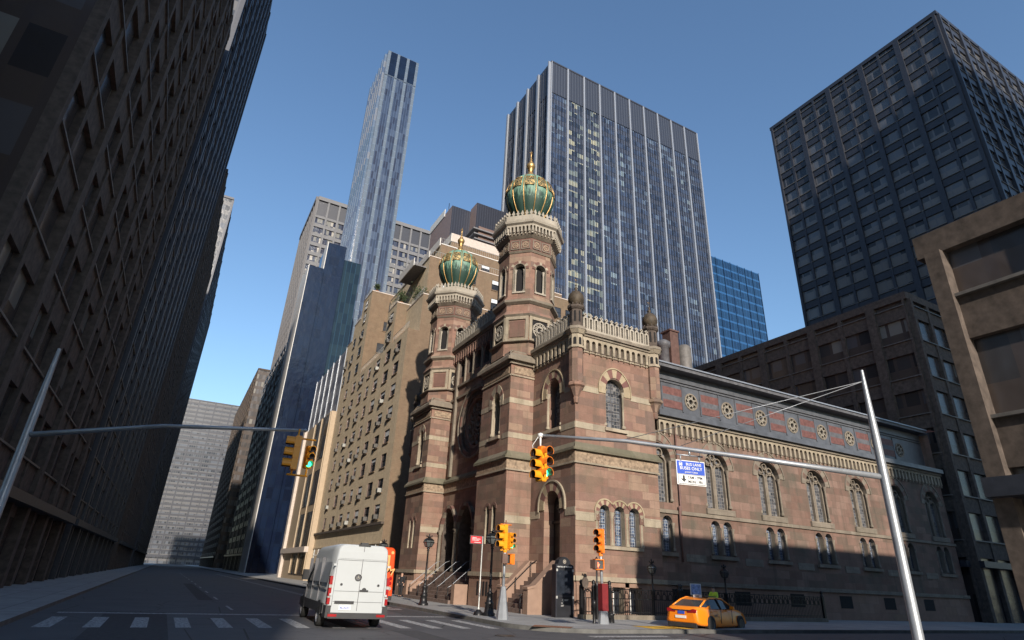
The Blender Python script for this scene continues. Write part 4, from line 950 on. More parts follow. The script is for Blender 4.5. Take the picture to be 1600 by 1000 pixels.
# ------------------------------------------------------------------ background towers
def win_parts(t, items, F, mat, name='window', keep=100):
    # nearest ones as parts, the remainder as one part
    items = sorted(items, key=lambda q: q[4] if len(q) > 4 else (F.p(q[0], q[2])-Vector((0, 0, 2))).length)
    for q in items[:keep]:
        m_ = MB(); m_.fbox(F, q[0], q[1], q[2], q[3], 0, .06, mat(q) if callable(mat) else mat); part(name, m_, t)
    if len(items) > keep:
        m_ = MB()
        for q in items[keep:]: m_.fbox(F, q[0], q[1], q[2], q[3], 0, .06, mat(q) if callable(mat) else mat)
        part(name, m_, t, kind='stuff')
RX, RY = 78.6, 127.8
rt = thing('office_tower', 'wide steel and blue glass office tower with silver piers, behind the nearer onion dome', 'tower', (RX+34, RY+15, G))
mb = MB(); mb.box(RX, RX+69, RY, RY+30.5, G, 168.4, 'tower_spandrel', mt='charcoal_panel'); part('facade', mb, rt)
FR = Fr(RX, RY, 1, 0); FRL = Fr(RX, RY+30.5, 0, -1)
mb = MB(); mb.fbox(FR, .5, 69, 154.2, 168.0, 0, .25, 'louvre_blue'); mb.fbox(FRL, 0, 30, 154.2, 168.0, 0, .25, 'louvre_blue'); mb.fbox(FR, 0, 69, 168, 168.6, -.2, .4, 'charcoal_panel'); part('mechanical_louvres', mb, rt)
its = []
for r in range(37):
    z0 = 154.2-4.15*(r+1)+1.75
    for b_ in range(10): its.append((b_*6.9+.6, b_*6.9+6.4, z0, z0+2.2))
win_parts(rt, its, FR, lambda q: 'tower_glass_reflection' if 6.9 < q[0] < 20 else 'tower_glass')  # painted reflections in the second and third bays
mb = MB()
for r in range(37):
    z0 = 154.2-4.15*(r+1)+1.75
    for b_ in range(4): mb.fbox(FRL, b_*7.62+.9, b_*7.62+6.9, z0, z0+2.2, 0, .06, 'tower_glass')
part('side_windows', mb, rt)
for b_ in range(11): mb = MB(); mb.fbox(FR, b_*6.9-.3 if b_ else 0, b_*6.9+.3, G, 168.2, 0, .6, 'silver_pier'); part('pier', mb, rt)
for b_ in range(5): mb = MB(); mb.fbox(FRL, b_*7.62-.55, b_*7.62+.55 if b_ < 4 else b_*7.62, G, 168.2, 0, .9, 'silver_pier'); part('pier', mb, rt)
mb = MB()
for b_ in range(10):
    for k in range(1, 6): u = b_*6.9+k*1.15; mb.fbox(FR, u-.06, u+.06, G, 167, 0, .28, 'louvre_blue')
for b_ in range(4):
    for k in range(1, 5): u = b_*7.62+k*1.52; mb.fbox(FRL, u-.09, u+.09, G, 167, 0, .4, 'louvre_blue')
part('mullions', mb, rt)
# slim tower
TX, TY = 35.5, 196.8
st = thing('slender_tower', 'very tall slender pale blue glass tower rising above everything', 'tower', (TX+7, TY+13, G))
mb = MB(); mb.box(TX, TX+14.4, TY, TY+27, G, 216, 'slim_panel', mx='slim_side', mt='charcoal_panel'); part('facade', mb, st)
FT = Fr(TX, TY, 1, 0)
for a, b_ in ((1.3, 4.3), (5.5, 8.7), (10.0, 13.1)): mb = MB(); mb.fbox(FT, a, b_, G, 215.8, 0, .12, 'slim_glass'); part('window_strip', mb, st)
mb = MB(); mb.fbox(FT, 0, 14.4, 201.5, 201.8, .12, .2, 'slim_panel')
for a, b_ in ((1.3, 4.3), (5.5, 8.7), (10.0, 13.1)): mb.fbox(FT, a, b_, 201.8, 215.6, .12, .2, 'blue_glass')
part('crown_glass', mb, st)
for k in range(6): mb = MB(); mb.fbox(Fr(TX, TY+27, 0, -1), k*4.7, k*4.7+1.6, G, 216-(.8 if k % 2 else 0), 0, .9, 'slim_side'); part('side_rib', mb, st)
# grid building behind
gt = thing('office_tower', 'pale concrete grid office block standing behind the slender glass tower', 'tower', (60, 270, G))
mb = MB(); mb.box(25.7, 112, 258.7, 302, G, 170.2, 'grid_glass', mt='charcoal_panel'); part('glass_body', mb, gt)
FG = Fr(25.7, 258.7, 1, 0); FGL = Fr(25.7, 302, 0, -1); mb = MB()
for k in range(17): mb.fbox(FG, k*5.4-.45 if k else 0, k*5.4+.45, G, 170, 0, .8, 'concrete_grey')
for r in range(28): z = 158.5-5.2*r; mb.fbox(FG, 0, 86.4, z, z+1.9 if r else z+1.3, 0, .5, 'concrete_grey')
mb.fbox(FG, 0, 86.4, 168.4, 170.4, 0, 1.0, 'concrete_grey'); part('concrete_grid', mb, gt)
mb = MB(); mb.fbox(FG, .5, 86, 159.8, 168.4, 0, .2, 'charcoal_panel'); part('louvred_top', mb, gt)
mb = MB()
for k in range(9): mb.fbox(FGL, k*5.4-.5, k*5.4+.5, G, 170, 0, .9, 'concrete_pink')
for r in range(28): z = 158.5-5.2*r; mb.fbox(FGL, 0, 43.3, z, z+2.4, 0, .6, 'concrete_pink')
mb.fbox(FGL, 0, 43.3, 168, 170.4, 0, 1.1, 'concrete_pink'); part('side_grid', mb, gt)
# dark blue glass pair
bt = thing('glass_tower', 'dark blue glass tower stepping up towards the slender tower, at the left', 'tower', (24, 180, G))
mb = MB(); mb.box(18.3, 22.8, 169, 183, G, 87.2, 'blue_glass'); part('lower_shaft', mb, bt)
mb = MB(); mb.box(22.82, 28.6, 170.4, 183, G, 97.5, 'blue_glass'); part('upper_shaft', mb, bt)
mb = MB(); mb.box(28.62, 34.5, 172.5, 186, G, 94, 'teal_glass', mt='charcoal_panel'); part('rear_shaft', mb, bt)
mb = MB(); mb.box(18.1, 18.29, 168.9, 183, G, 87.4, 'white_concrete'); mb.box(22.6, 22.81, 170.3, 176.2, 87.2, 97.7, 'white_concrete'); part('edge_wall', mb, bt)
# striped building and the tan one before it
sb = thing('office_building', 'grey panelled building with thin white vertical fins beyond the tan brick building', 'building', (19.7, 111, G))
mb = MB(); mb.box(19.75, 40, 98.5, 123.3, G, 37.6, 'stripe_panel'); part('facade', mb, sb)
for k in range(6): mb = MB(); y = 98.7+k*4.9; mb.box(19.62, 19.75, y-.09, y+.09, 20, 37.8, 'silver_pier'); part('fin', mb, sb)
tb = thing('office_building', 'low building of smooth tan panels and brown glass, behind the left traffic lights', 'building', (18.9, 109, G))
mb = MB(); mb.box(18.9, 19.7, 98.45, 120.4, G, 26.2, 'panel_tan'); part('facade', mb, tb)
FTN = Fr(18.9, 120.4, 0, -1)
for z0, z1 in ((18.6, 26.0), (11.3, 16.8), (5.0, 10.2), (.8, 4.0)): mb = MB(); mb.fbox(FTN, 9.6, 21.8, z0, z1, 0, .05, 'brown_glass'); part('window_band', mb, tb)
mb = MB()
for u in (9.4, 15.2, 21.6): mb.fbox(FTN, u, u+.25, 1, 26.1, .05, .2, 'panel_tan')
mb.fbox(FTN, 0, 1.6, G, 26.5, 0, .5, 'pink_concrete'); mb.fbox(FTN, 0, 22, 4.1, 4.9, .0, .6, 'pink_concrete'); part('pilasters', mb, tb)
# black pair
kb = thing('dark_tower', 'black ribbed tower with a stepped top between the two onion domes', 'tower', (72, 170, G))
mb = MB(); mb.box(59.2, 80, 159.4, 179.5, G, 119.0, 'louvre_black', mx='louvre_brown'); part('lower_shaft', mb, kb)
mb = MB(); mb.box(66.2, 80, 154.3, 159.38, G, 119.8, 'louvre_black', mx='louvre_brown'); part('upper_shaft', mb, kb)
mb = MB(); mb.box(59.0, 59.2, 166, 180, 118.2, 121.2, 'white_concrete'); mb.tube([(60, 165, 119), (60, 165, 123.5)], .12, 'black_iron', 5); part('roof_edge', mb, kb)
# pale blue tower at right
pb = thing('glass_tower', 'plain bright blue glass tower just right of the silver pier office tower', 'tower', (165, 140, G))
mb = MB(); mb.box(150.4, 178, 131, 160, G, 114.8, 'blue_glass_pale', mt='charcoal_panel'); part('facade', mb, pb)
for k in range(8): mb = MB(); mb.box(150.4+k*3.9, 150.55+k*3.9, 130.85, 131, G, 115, 'blue_glass'); part('fin', mb, pb)
# ------------------------------------------------------------------ street walls that run on past the photo's edges
def block(label, x0, x1, y0, y1, h, mat, side='x', fl=3.8, trim='dark_stone', name='office_building'):
    t = thing(name, label, 'building', ((x0+x1)/2, (y0+y1)/2, G)); mb = MB(); mb.box(x0, x1, y0, y1, G, h, mat, mt='charcoal_panel'); part('facade', mb, t)
    mb = MB(); mb.box(x0-.3, x1+.3, y0-.3, y1+.3, h, h+.8, trim); part('cornice', mb, t)
    mb = MB(); m2 = MB(); m3 = MB()
    for sd_ in side.split(','):
        F = Fr(x1, y0, 0, 1) if sd_ == 'x' else Fr(x0, y1, 0, -1) if sd_ == '-x' else Fr(x0, y0, 1, 0)
        L = (x1-x0) if sd_ == 'y' else (y1-y0); n = max(2, int(L/3.2)); far_ = max(abs(y0), abs(x0)) > 150
        if far_: n = n//2
        for k in range(n+1): u = L*k/n; wd_ = .45 if k % 2 == 0 else .22; mb.fbox(F, max(0, u-wd_), min(L, u+wd_), G, h, 0, .5 if k % 2 == 0 else .32, trim)
        z = 5.2
        while z < h-1.6: m2.fbox(F, .01, L-.01, z, z+1.35, 0, .22, trim); m2.fbox(F, .01, L-.01, z+1.35, z+1.45, 0, .36, 'vent_grey'); z += fl
        m3.fbox(F, 0.02, L-.02, 4.4, 4.9, .0, .9, 'charcoal_panel')
    part('spandrels', m2, t); part('canopy', m3, t)
    part('piers', mb, t); return t
block('dark brown office block nearest on the left side of the avenue', -40, -8, 24, 62, 60, 'office_dark')
block('tall dark grey tower second along the left side of the avenue', -45, -8, 64, 118, 118, 'office_grey', trim='charcoal_panel')
block('dark brown tower third along the left side of the avenue', -45, -8, 128, 190, 84, 'office_dark')
block('far grey tower at the left end of the avenue', -50, -8, 200, 330, 120, 'office_grey', trim='charcoal_panel')
block('far dark block closing the right side of the avenue', 19.7, 60, 306, 420, 92, 'office_dark', side='-x')
block('dark grey block on the right of the avenue beyond the blue glass tower', 19.7, 45, 190, 250, 70, 'office_grey', side='-x', trim='charcoal_panel')
block('broad grey tower at the far end of the avenue', -30, 60, 560, 600, 130, 'office_grey', side='y', trim='charcoal_panel')
block('brown office block next to the synagogue along the cross street', 61, 82, 28.2, 60, 30, 'office_dark', side='y,-x')
block('dark grey tower farther along the cross street', 96, 130, 28.2, 62, 95, 'office_grey', side='y,-x', trim='charcoal_panel')
block('dark brown tower at the far end of the cross street', 133, 190, 28.2, 80, 60, 'office_dark', side='y')
# unseen buildings added behind the camera to shade the nave and office tower
block('unseen low block added across the cross street to shade the synagogue corner', 19.7, 21.4, -30, 8, 12.0, 'office_dark', side='-x')
block('unseen brown block added across the cross street to shade the nave wall', 21.5, 60, -30, 8, 12.9, 'office_dark', side='-x')
block('unseen very tall block added behind the camera to shade the office tower', 34, 106, -95, -50, 118, 'office_grey', side='y', trim='charcoal_panel')
block('unseen dark block added at the near left of the avenue to cut sky light', -45, -8, -28, 8.5, 40, 'office_dark')
# ------------------------------------------------------------------ street furniture
def lamp_post(loc, label, h=3.95, group='ornate black lamp posts', fence=False):
    t = thing('street_lamp', label, 'street lamp', loc, group=group); x, y, z = loc; mb = MB()
    if not fence: prof = [(.3, 0), (.3, .12), (.24, .16), (.2, .5), (.25, .56), (.17, .62), (.13, .95), (.17, 1.0), (.09, 1.06), (.075, 1.3), (.1, 1.34), (.065, 1.4), (.05, h-.95), (.09, h-.9), (.05, h-.84), (.11, h-.78), (.06, h-.72)]
    else: prof = [(.09, 0), (.09, 1.35), (.12, 1.4), (.05, 1.5), (.04, h-.8), (.08, h-.76), (.05, h-.7)]
    k = 1.0 if fence else 1.45
    mb.lathe(prof, loc, 12, 'black_iron'); part('post', mb, t)
    b0 = h-.72; mb = MB(); mb.lathe([(.14*k, b0+.04), (.24*k, b0+.3), (.2*k, b0+.42)], loc, 8, 'lamp_glass', False); part('lantern_glass', mb, t)
    mb = MB(); mb.lathe([(.06*k, b0), (.16*k, b0+.03), (.16*k, b0+.06)], loc, 8, 'black_iron', False)
    for i in range(8): a = i*PI/4; p = lambda r, zz: (x+r*k*math.cos(a), y+r*k*math.sin(a), z+zz); mb.tube([p(.15, b0+.04), p(.25, b0+.3), p(.21, b0+.42)], .014, 'black_iron', 4)
    mb.lathe([(.26*k, b0+.29), (.27*k, b0+.32)], loc, 8, 'black_iron', False)
    mb.lathe([(.24*k, b0+.42), (.12*k, b0+.54), (.05*k, b0+.56), (.08*k, b0+.6), (.14*k, b0+.61), (.05*k, b0+.65), (.025, b0+.7), (.05, b0+.74), (.0, b0+.82)], loc, 10, 'black_iron')
    for i in range(6): a = i*PI/3; mb.tube([(x+.12*k*math.cos(a), y+.12*k*math.sin(a), z+b0+.6), (x+.13*k*math.cos(a), y+.13*k*math.sin(a), z+b0+.72)], .018, 'black_iron', 4)
    part('lantern_frame', mb, t); return t
lamp_post((14.2, 36.4, G), 'ornate black lamp post by the front steps, left of the red bus sign')
lamp_post((14.4, 28.1, G), 'ornate black lamp post between the red bus sign and the corner traffic light')
lamp_post((14.4, 46.25, G), 'ornate black lamp post half hidden behind the orange bus')
lamp_post((23.7, 26.8, G), 'small black lantern rising from the iron fence left of the taxi', 2.95, 'lanterns on the iron fence', True)
lamp_post((29.3, 26.8, G), 'small black lantern on the iron fence above the worker in yellow', 2.95, 'lanterns on the iron fence', True)
def signal_head(t, F, z0, lit=None, big=True, mat='signal_yellow', back='signal_yellow'):
    s = .355 if big else .235; r = s*.42; mb = MB()
    for i in range(3):
        z = z0+i*s
        mb.fbox(F, -s*.48, s*.48, z+.012, z+s-.012, -.2, 0, mat)
        mb.ring(F, 0, z+s/2, r-.012, r, 0, s*.75, ['lens_dark'], n=10, a0=-.55, a1=PI+.55); mb.ring(F, 0, z+s/2, r+.001, r+.016, 0, s*.75+.004, [mat], n=10, a0=-.55, a1=PI+.55)
    mb.fbox(F, -s*.44, s*.44, z0-.01, z0+3*s+.01, -.19, -.02, mat)
    hd = part('signal_head', mb, t)
    for i, c in enumerate(('green_light', 'lens_dark', 'lens_dark')):
        mb = MB(); mb.ring(F, 0, z0+i*s+s/2, .0, r-.012, .004, .02, [c if (lit and i == 0) else 'lens_dark'], n=10, a1=2*PI); part('lens', mb, hd)
    return hd
def ped_signal(t, F, z0, front=True):
    mb = MB(); mb.fbox(F, -.23, .23, z0, z0+.46, -.2, 0, 'signal_orange')
    for a, b_, c, d in ((-.23, -.19, z0, z0+.46), (.19, .23, z0, z0+.46), (-.23, .23, z0+.42, z0+.46), (-.23, .23, z0, z0+.04)): mb.fbox(F, a, b_, c, d, 0, .1, 'signal_orange')
    hd = part('pedestrian_signal', mb, t)
    mb = MB(); mb.fbox(F, -.19, .19, z0+.04, z0+.42, 0, .03, 'lamp_glass'); part('signal_screen', mb, hd)
    if front:
        mb = MB(); zc = z0+.21; mb.fbox(F, -.15, -.03, zc-.1, zc+.02, .03, .04, 'red_hand_light')
        for k in range(4): mb.fbox(F, -.15+k*.032, -.13+k*.032, zc+.02, zc+.1+.02*(k in (1, 2)), .03, .04, 'red_hand_light')
        mb.fpoly(F, [(-.035, zc-.06), (.01, zc), (.03, zc+.03), (.01, zc+.04), (-.035, zc+.0)], .03, .04, 'red_hand_light'); part('red_hand', mb, hd)
def frame_at(x, y, deg):       # deg: direction the front faces, 270 = towards -Y
    a = math.radians(deg); n = Vector((math.cos(a), math.sin(a))); return Fr(x, y, -n.y, n.x)
def cone_base(mb, x, y, z0, z1, m='steel_pole'):
    mb.oct(x, y, .27, z0, z1-.0, m, .11, n=8)
# corner light on the avenue
px_, py_ = 13.95, 25.9
t = thing('traffic_light', 'grey pole on the corner kerb with two yellow signal heads, the right one showing green', 'traffic light', (px_, py_, G), group='traffic lights at the crossing')
mb = MB(); mb.tube([(px_, py_, .5), (px_, py_, 4.15)], .065, 'steel_pole', 10); part('pole', mb, t)
mb = MB(); cone_base(mb, px_, py_, G, 1.5); part('pole_base', mb, t)
mb = MB(); mb.tube([(px_-.3, py_, 4.2), (px_+.3, py_, 4.2)], .03, 'signal_orange', 6); mb.tube([(px_-.25, py_, 3.05), (px_+.28, py_, 3.1)], .03, 'signal_yellow', 6); mb.tube([(px_, py_, 4.1), (px_, py_, 4.4)], .03, 'rust', 6); mb.lathe([(.07, 2.95), (.1, 3.0), (.1, 3.15), (.07, 3.2)], (px_, py_, 0), 8, 'signal_yellow'); part('bracket', mb, t)
signal_head(t, frame_at(px_-.18, py_, 190), 3.12, big=True); signal_head(t, frame_at(px_+.3, py_-.1, 285), 3.14, lit=True, big=False)
ped_signal(t, frame_at(px_+.1, py_-.18, 200), 2.45, front=False)
mb = MB(); F = frame_at(px_, py_-.2, 270); mb.fbox(F, -.28, .0, 2.48, 2.9, 0, .12, 'brown_metal'); part('control_box', mb, t)
# second light across the ramp
qx, qy = 18.12, 23.9
t = thing('traffic_light', 'short grey pole wrapped in dark red with a yellow signal and an orange red-hand signal', 'traffic light', (qx, qy, G), group='traffic lights at the crossing')
mb = MB(); mb.tube([(qx-.02, qy, .6), (qx-.12, qy, 4.1)], .065, 'steel_pole', 10); part('pole', mb, t)
mb = MB(); mb.oct(qx, qy, .25, G, .68, 'steel_pole', .19, n=8); part('pole_base', mb, t)
mb = MB(); mb.box(qx-.16, qx+.18, qy-.16, qy+.16, .68, 1.82, 'maroon_wrap'); part('red_wrap', mb, t)
mb = MB(); mb.lathe([(.1, 3.0), (.1, 3.15)], (qx-.1, qy, 0), 8, 'signal_orange'); mb.tube([(qx-.1, qy, 2.4), (qx-.35, qy, 2.4)], .03, 'signal_orange', 6); part('bracket', mb, t)
signal_head(t, frame_at(qx-.2, qy-.05, 200), 3.14, mat='signal_orange'); ped_signal(t, frame_at(qx-.28, qy-.1, 262), 2.4)
mb = MB(); F = frame_at(qx-.55, qy-.05, 185); mb.fbox(F, -.17, .17, 2.44, 2.82, -.1, .06, 'brown_metal'); part('side_box', mb, t)
# mast arm from the near right corner
mx, my = 17.9, 10.0
t = thing('traffic_light', 'grey mast arm from the right with a pair of orange signals hanging at its tip', 'traffic light', (mx, my, G), group='traffic lights at the crossing')
A_, B_ = Vector((mx, my, 5.05)), Vector((10.38, 17.05, 6.42))
mb = MB(); mb.lathe([(.22, 0), (.22, .5), (.14, .7), (.12, 6.0), (.05, 8.2)], (mx, my, G), 12, 'steel_pole'); part('pole', mb, t)
mb = MB(); mid = A_.lerp(B_, .72)+Vector((0, 0, .16)); pts = [A_, A_.lerp(B_, .35)+Vector((0, 0, .1)), mid, B_]; mb.tube(pts, .085, 'steel_pole', 10, r1=.05); mb.lathe([(.0, -.09), (.09, -.05), (.1, .05), (.0, .1)], tuple(B_), 8, 'white_paint'); part('mast_arm', mb, t)
mb = MB()
for q in (.72, .55): mb.tube([Vector((mx, my, 8.0)), A_.lerp(B_, q)+Vector((0, 0, .22))], .012, 'steel_pole', 4)
part('guy_wire', mb, t)
mb = MB(); mb.tube([B_, B_-Vector((0, 0, .45))], .035, 'white_paint', 6); mb.tube([B_+Vector((-.05, 0, 0)), B_+Vector((-.25, .1, -.35)), B_+Vector((-.22, .05, -.75)), B_+Vector((0, 0, -.6))], .012, 'white_paint', 4); part('hanger', mb, t)
bx, by = B_.x, B_.y
signal_head(t, frame_at(bx-.05, by-.02, 188), 4.88); signal_head(t, frame_at(bx+.12, by-.12, 278), 4.97, lit=True, mat='signal_orange')
# bus lane sign on the mast
wv = (A_-B_).normalized(); cpt = B_+(A_-B_)*.474; sgx = thing('bus_lane_sign', 'blue and white sign reading BUS LANE BUSES ONLY hung from the mast arm', 'sign', (cpt.x, cpt.y, 0))
aim = math.degrees(math.atan2(-cpt.y, -cpt.x))
SW, SZ1, SZ0 = .62, 5.2, 4.36
F = frame_at(cpt.x, cpt.y, 258)
zt = cpt.z+.1
sz1, sz0 = zt-.42, zt-1.31
mb = MB(); mb.fbox(F, -SW-.03, SW+.03, sz0-.03, sz1+.03, -.04, 0, 'white_paint'); mb.fbox(F, -SW, SW, sz1-.5, sz1, 0, .006, 'sign_blue'); mb.fbox(F, -SW+.03, SW-.03, sz0+.02, sz1-.52, 0, .005, 'white_paint')
for a, b_, c, d in ((-SW+.02, SW-.02, sz0+.0, sz0+.015), (-SW+.02, -SW+.035, sz0, sz1-.52), (SW-.035, SW-.02, sz0, sz1-.52), (-SW+.02, SW-.02, sz1-.53, sz1-.515)): mb.fbox(F, a, b_, c, d, .005, .008, 'black_plastic')
ax_ = -SW+.27; zc = sz0+.19
mb.fpoly(F, [(ax_-.14, zc+.02), (ax_, zc-.12), (ax_+.14, zc+.02), (ax_+.05, zc+.0), (ax_+.04, zc+.14), (ax_-.04, zc+.14), (ax_-.05, zc)], .006, .01, 'black_plastic')
mb.fbox(F, -SW+.1, -SW+.24, sz1-.17, sz1-.05, .006, .01, 'white_paint'); mb.fbox(F, -SW+.11, -SW+.14, sz1-.2, sz1-.17, .006, .01, 'white_paint'); mb.fbox(F, -SW+.2, -SW+.23, sz1-.2, sz1-.17, .006, .01, 'white_paint'); mb.fbox(F, -SW+.12, -SW+.22, sz1-.11, sz1-.07, .01, .012, 'sign_blue')
part('sign_panel', mb, sgx)
for body, sz, u, z, mt, xs in (('BUS LANE', .15, .13, sz1-.12, 'white_paint', 1.05), ('BUSES ONLY', .17, 0, sz1-.28, 'white_paint', 1.05), ('& RIGHT TURNS', .08, 0, sz1-.43, 'white_paint', 1), ('7AM - 7PM', .15, .16, sz0+.26, 'black_plastic', .95), ('MON - FRI', .15, .16, sz0+.1, 'black_plastic', .95)):
    p = F.p(u, z, .012)-Vector((cpt.x, cpt.y, 0)); lettering(body, sz, sgx, p, math.radians(258-270), mt, xs=xs)
mb = MB()
for u in (-.42, .42): mb.tube([F.p(u, sz1, -.02), F.p(u, zt-.18, -.02)], .03, 'steel_pole', 6)
mb.tube([F.p(-.6, zt-.18, -.02), F.p(.6, zt-.18, -.02)], .03, 'steel_pole', 6); mb.tube([F.p(0, zt-.18, -.02), F.p(0, zt+.02, -.02)], .05, 'steel_pole', 6); part('hanger', mb, sgx)
sgx.scale = (.8, .8, .8); sgx.location.z = cpt.z*.2
# light on the far left corner
lx, ly = -4.6, 23.0
t = thing('traffic_light', 'pair of yellow signals at the far left, hung from a mast arm over the avenue', 'traffic light', (lx, ly, G), group='traffic lights at the crossing')
mb = MB(); mb.lathe([(.22, 0), (.22, .5), (.14, .7), (.12, 5.8), (.05, 8.0)], (lx, ly, G), 12, 'steel_pole'); part('pole', mb, t)
mb = MB(); mb.tube([(lx, ly, 5.3), (-1, 21.8, 5.9), (3.15, 20.3, 6.1)], .085, 'steel_pole', 8, r1=.05); mb.lathe([(0, -.07), (.09, 0), (0, .07)], (3.15, 20.3, 6.1), 8, 'steel_pole'); part('mast_arm', mb, t)
mb = MB(); hx, hy = 3.15, 20.2
mb.tube([(hx-.35, hy, 5.8), (hx+.38, hy, 5.8)], .03, 'signal_yellow', 6); mb.tube([(hx-.35, hy, 4.62), (hx+.3, hy, 4.62)], .03, 'signal_yellow', 6); mb.tube([(hx-.2, hy, 6.1), (hx-.2, hy, 4.6)], .03, 'signal_yellow', 6); mb.tube([(hx+.25, hy, 4.62), (hx+.25, hy, 4.9)], .03, 'signal_yellow', 6); part('bracket', mb, t)
signal_head(t, frame_at(hx+.27, hy-.05, 282), 4.88, lit=True, big=False); signal_head(t, frame_at(hx-.28, hy, 175), 4.78, big=True)
# bus stop pole
t = thing('bus_stop_sign', 'thin grey pole with a small red sign beside the second lamp post', 'sign', (14.0, 28.45, G))
mb = MB(); mb.lathe([(.24, 0), (.22, .1), (.08, .25), (.035, .35), (.03, 3.6), (0, 3.62)], (14.0, 28.45, G), 10, 'aluminium'); part('pole', mb, t)
mb = MB(); mb.lathe([(.25, 0), (.22, .12), (.07, .26)], (14.0, 28.45, G+.005), 10, 'black_iron'); part('foot', mb, t)
F = frame_at(13.62, 28.4, 262); mb = MB(); mb.fbox(F, -.33, .33, 3.36, 3.78, -.04, 0, 'black_plastic'); mb.fbox(F, -.29, .29, 3.4, 3.74, 0, .006, 'sign_red')
for u0, u1, z in ((-.22, .0, 3.66), (-.22, .22, 3.6), (-.22, .14, 3.54)): mb.fbox(F, u0, u1, z, z+.02, .006, .01, 'white_paint')
mb.fbox(F, -.1, .24, 3.44, 3.46, .006, .01, 'white_paint'); part('red_panel', mb, t)
# notice board
kx0, kx1, ky = 17.9, 19.0, 27.6
t = thing('notice_board', 'tall black free-standing notice board with a round emblem, at the synagogue corner', 'notice board', ((kx0+kx1)/2, ky, G))
F = Fr(kx0, ky, 1, 0); wK = kx1-kx0; mb = MB()
mb.fpoly(F, [(0, G), (wK, G), (wK, 2.62), (wK*.86, 2.66), (wK*.8, 2.85), (wK*.65, 2.98), (wK*.5, 3.02), (wK*.35, 2.98), (wK*.2, 2.85), (wK*.14, 2.66), (0, 2.62)], -.35, 0, 'kiosk_black', back=True); bd = part('board', mb, t)
mb = MB(); mb.fbox(F, 0, .07, G, 2.6, 0, .05, 'charcoal_panel'); mb.fbox(F, wK-.07, wK, G, 2.6, 0, .05, 'charcoal_panel'); mb.fbox(F, .07, wK-.07, 1.1, 1.15, 0, .04, 'charcoal_panel'); mb.fbox(F, .1, wK-.1, 1.2, 2.35, 0, .012, 'dark_glass')
for z in (1.02, 2.3):
    for u in (.0, wK-.1): mb.fbox(F, u, u+.1, z, z+.12, .05, .07, 'aluminium')
part('glass_case', mb, t)
mb = MB(); mb.ring(F, wK/2, 2.78, .07, .1, 0, .012, ['pale_stone'], n=12, a1=2*PI); mb.ring(F, wK/2, 2.78, 0, .045, 0, .012, ['pale_stone'], n=6, a1=2*PI); part('emblem', mb, t)
for body, sz, z, u in (('CENTRAL SYNAGOGUE', .085, 2.52, wK/2), ('Shabbat Services', .06, .98, wK/2+.05), ('Friday 6:00 PM', .045, .88, wK/2+.05), ('Saturday 9:30 AM', .045, .8, wK/2+.05)):
    if body == 'CENTRAL SYNAGOGUE': lettering(body, sz, t, F.p(u, z, .015)-Vector(((kx0+kx1)/2, ky, G)), 0, 'white_paint', xs=1.0)
mb = MB()
for z, u0, u1 in ((.98, .42, .5), (.93, .4, .5), (.86, .44, .52), (.8, .36, .46), (.96, .55, .8), (.92, .55, .75), (.7, .36, .52), (.66, .34, .5)): mb.fbox(F, u0, u1, z, z+.025, .0, .008, 'aluminium')
part('notice_lines', mb, t)
# iron fence
def fence(x0, x1, y, label, posts=None):
    t = thing('iron_fence', label, 'fence', ((x0+x1)/2, y, G), group='black iron fence along the synagogue')
    mb = MB(); mb.box(x0-.15, x1+.1, y-.15, y+.15, G, .36, 'grey_tan_stone'); part('kerb_stone', mb, t)
    F = Fr(x0, y, 1, 0); L = x1-x0; mb = MB(); n = max(2, int(L/.14))
    for z in (.46, 1.1, 1.55): mb.fbox(F, 0, L, z, z+.045, -.02, .02, 'black_iron')
    for i in range(n+1): u = L*i/n; mb.fbox(F, u-.011, u+.011, .36, 1.1, -.011, .011, 'black_iron')
    k = max(1, int(L/.42))
    for i in range(k):
        u = L*(i+.5)/k; w = L/k
        mb.ring(F, u, 1.28, w*.26, w*.34, -.015, .015, ['black_iron'], n=5, jamb=.16); mb.ring(F, u, 1.45, .04, .075, -.015, .015, ['black_iron'], n=6, a1=2*PI)
        mb.fbox(F, u-w*.5-.02, u-w*.5+.02, 1.1, 1.62, -.02, .02, 'black_iron')
    part('railings', mb, t)
    for u in (posts or [0, L]):
        mb = MB(); mb.box(x0+u-.08, x0+u+.08, y-.08, y+.08, .3, 1.62, 'black_iron'); mb.lathe([(.11, 1.62), (.11, 1.68), (.06, 1.72), (.1, 1.82), (.08, 1.92), (0, 1.98)], (x0+u, y, 0), 8, 'black_iron'); part('fence_post', mb, t)
fence(18.95, 19.72, 26.8, 'short panel of black iron fence beside the notice board')
fence(20.75, 25.6, 26.8, 'black iron fence between the red wrapped pole and the taxi')
fence(25.75, 38, 26.8, 'black iron fence running on behind the taxi')
t = thing('post_sign', 'black oval plaque on a post above the short fence panel', 'sign', (18.98, 26.5, G)); mb = MB(); mb.tube([(18.98, 26.5, G), (18.98, 26.5, 1.6)], .03, 'black_iron', 6); part('post', mb, t)
F = Fr(18.98, 26.5, 1, 0); mb = MB(); mb.fpoly(F, [(.2*math.cos(a)*(1.0), 1.82+.27*math.sin(a)) for a in [i*PI/5 for i in range(10)]], -.03, .03, 'dark_stone', back=True); mb.fpoly(F, [(-.08, 2.05), (.08, 2.05), (.1, 2.15), (.05, 2.24), (-.05, 2.24), (-.1, 2.15)], -.02, .02, 'black_iron', back=True); part('plaque', mb, t)
t = thing('standpipe', 'small black pipe with a ball cap beside the red wrapped pole', 'pipe', (17.75, 24.1, G)); mb = MB(); mb.lathe([(.09, 0), (.07, .05), (.06, .7), (.1, .75), (.11, .85), (.07, .95), (0, .98)], (17.75, 24.1, G), 10, 'black_iron'); part('pipe', mb, t)
